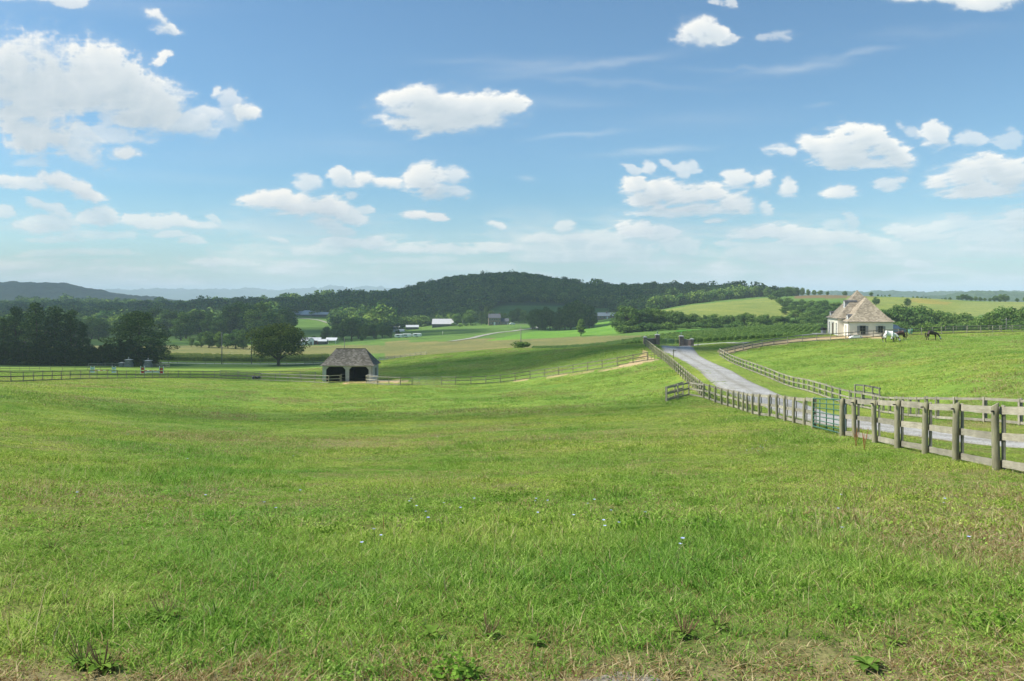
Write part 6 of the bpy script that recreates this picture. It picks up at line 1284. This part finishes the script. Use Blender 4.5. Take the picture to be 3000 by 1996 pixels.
# rusty dock stalks by the near fence
for px,py,lb in ((2508,1310,'reddish dock stalk by the fence post right of the green gate'),(2532,1320,'second reddish dock stalk, a step right of the first')):
    p=hit(px,py,18,32); root=empty('dock_stalk',p); tag(root,lb,'weed'); mb=MB(); rg=random.Random(px)
    for k in range(5): a=rg.uniform(0,6.3); mb.tube([(0,0,0),(math.cos(a)*.05,math.sin(a)*.05,.35),(math.cos(a)*.12,math.sin(a)*.12,rg.uniform(.5,.7))],[.003,.008,.002],5)
    mb.build('stalks',simple('rust_red_seed',(0.25,0.09,0.04),(0.38,0.15,0.07),9,.9,bmp=0) if 'rust_red_seed' not in bpy.data.materials else bpy.data.materials['rust_red_seed'],root)
# ------------------------------------------------------------------ cumulus overhead (outside the frame), whose shadows drift over the land
CLM=bpy.data.materials.new('cumulus'); CLM.use_nodes=True; n=CLM.node_tree.nodes; l=CLM.node_tree.links; b=n['Principled BSDF']; b.inputs['Base Color'].default_value=(.9,.9,.9,1); b.inputs['Roughness'].default_value=1
tr=n.new('ShaderNodeBsdfTransparent'); mx=n.new('ShaderNodeMixShader'); g_=n.new('ShaderNodeNewGeometry'); f_=noise_node(n,l,.012,g_.outputs['Position'],5,.6)
l.new(ramp(n,l,f_,[(.38,(.15,.15,.15)),(.62,(.7,.7,.7))]),mx.inputs[0]); l.new(tr.outputs[0],mx.inputs[1]); l.new(b.outputs[0],mx.inputs[2]); l.new(mx.outputs[0],n['Material Output'].inputs[0])
CLH=CLM.copy(); CLH.name='dense_cumulus'
for n2 in CLH.node_tree.nodes:
    if n2.type=='VALTORGB': n2.color_ramp.elements[0].color=(.7,.7,.7,1); n2.color_ramp.elements[1].color=(.93,.93,.93,1)
CLT=CLM.copy(); CLT.name='thin_cumulus'
for n2 in CLT.node_tree.nodes:
    if n2.type=='VALTORGB': n2.color_ramp.elements[0].color=(.05,.05,.05,1); n2.color_ramp.elements[1].color=(.34,.34,.34,1)
def cumulus(tx,ty,rx,ry,alt=1500,seed=1,rz=0,mat=None):
    """a lumpy flat-based cloud whose shadow falls on the ground round (tx,ty)"""
    t=(alt-gz(tx,ty))/sd.z; c=Vector((tx,ty,gz(tx,ty)))+sd*t; me=bpy.data.meshes.new('cloud'); bm=bmesh.new(); bmesh.ops.create_icosphere(bm,subdivisions=5,radius=1)
    for v in bm.verts:
        d=v.co.normalized(); a=math.atan2(d.y,d.x); k=1+.30*float(fbm(d.x*2+seed,d.y*2+d.z*3,4,seed))*2
        v.co=Vector((d.x*rx*k,d.y*ry*k,d.z*(60 if d.z>0 else 12)*k))
    bm.to_mesh(me); bm.free(); me.materials.append(mat or CLM); o=link('cloud',me); o.location=c; o.rotation_euler=(0,0,rz); tag(o,kind='structure')
cumulus(120,1080,430,210,seed=3,mat=CLH); cumulus(-30,855,150,60,seed=16,mat=CLH); cumulus(58,602,52,34,seed=17,mat=CLH); cumulus(-590,1020,310,230,seed=5,mat=CLH); cumulus(-1800,2700,900,450,seed=6,mat=CLH); cumulus(-110,292,95,34,seed=8,alt=1500); cumulus(-200,600,170,110,seed=9); cumulus(60,760,80,60,seed=12); cumulus(-28,168,80,20,seed=14); cumulus(-44,70,30,9,seed=15,alt=900,mat=CLT)
# ------------------------------------------------------------------ air
mb=MB().box(-14800,14800,-14800,14800,-90,165)
m=bpy.data.materials.new('air'); m.use_nodes=True; n=m.node_tree.nodes; l=m.node_tree.links; n.remove(n['Principled BSDF'])
pv=n.new('ShaderNodeVolumePrincipled'); pv.inputs['Color'].default_value=(0.72,0.87,1.0,1); pv.inputs['Density'].default_value=0.00015; pv.inputs['Anisotropy'].default_value=0.0
l.new(pv.outputs[0],n['Material Output'].inputs['Volume'])
tag(mb.build('haze',m),kind='stuff')
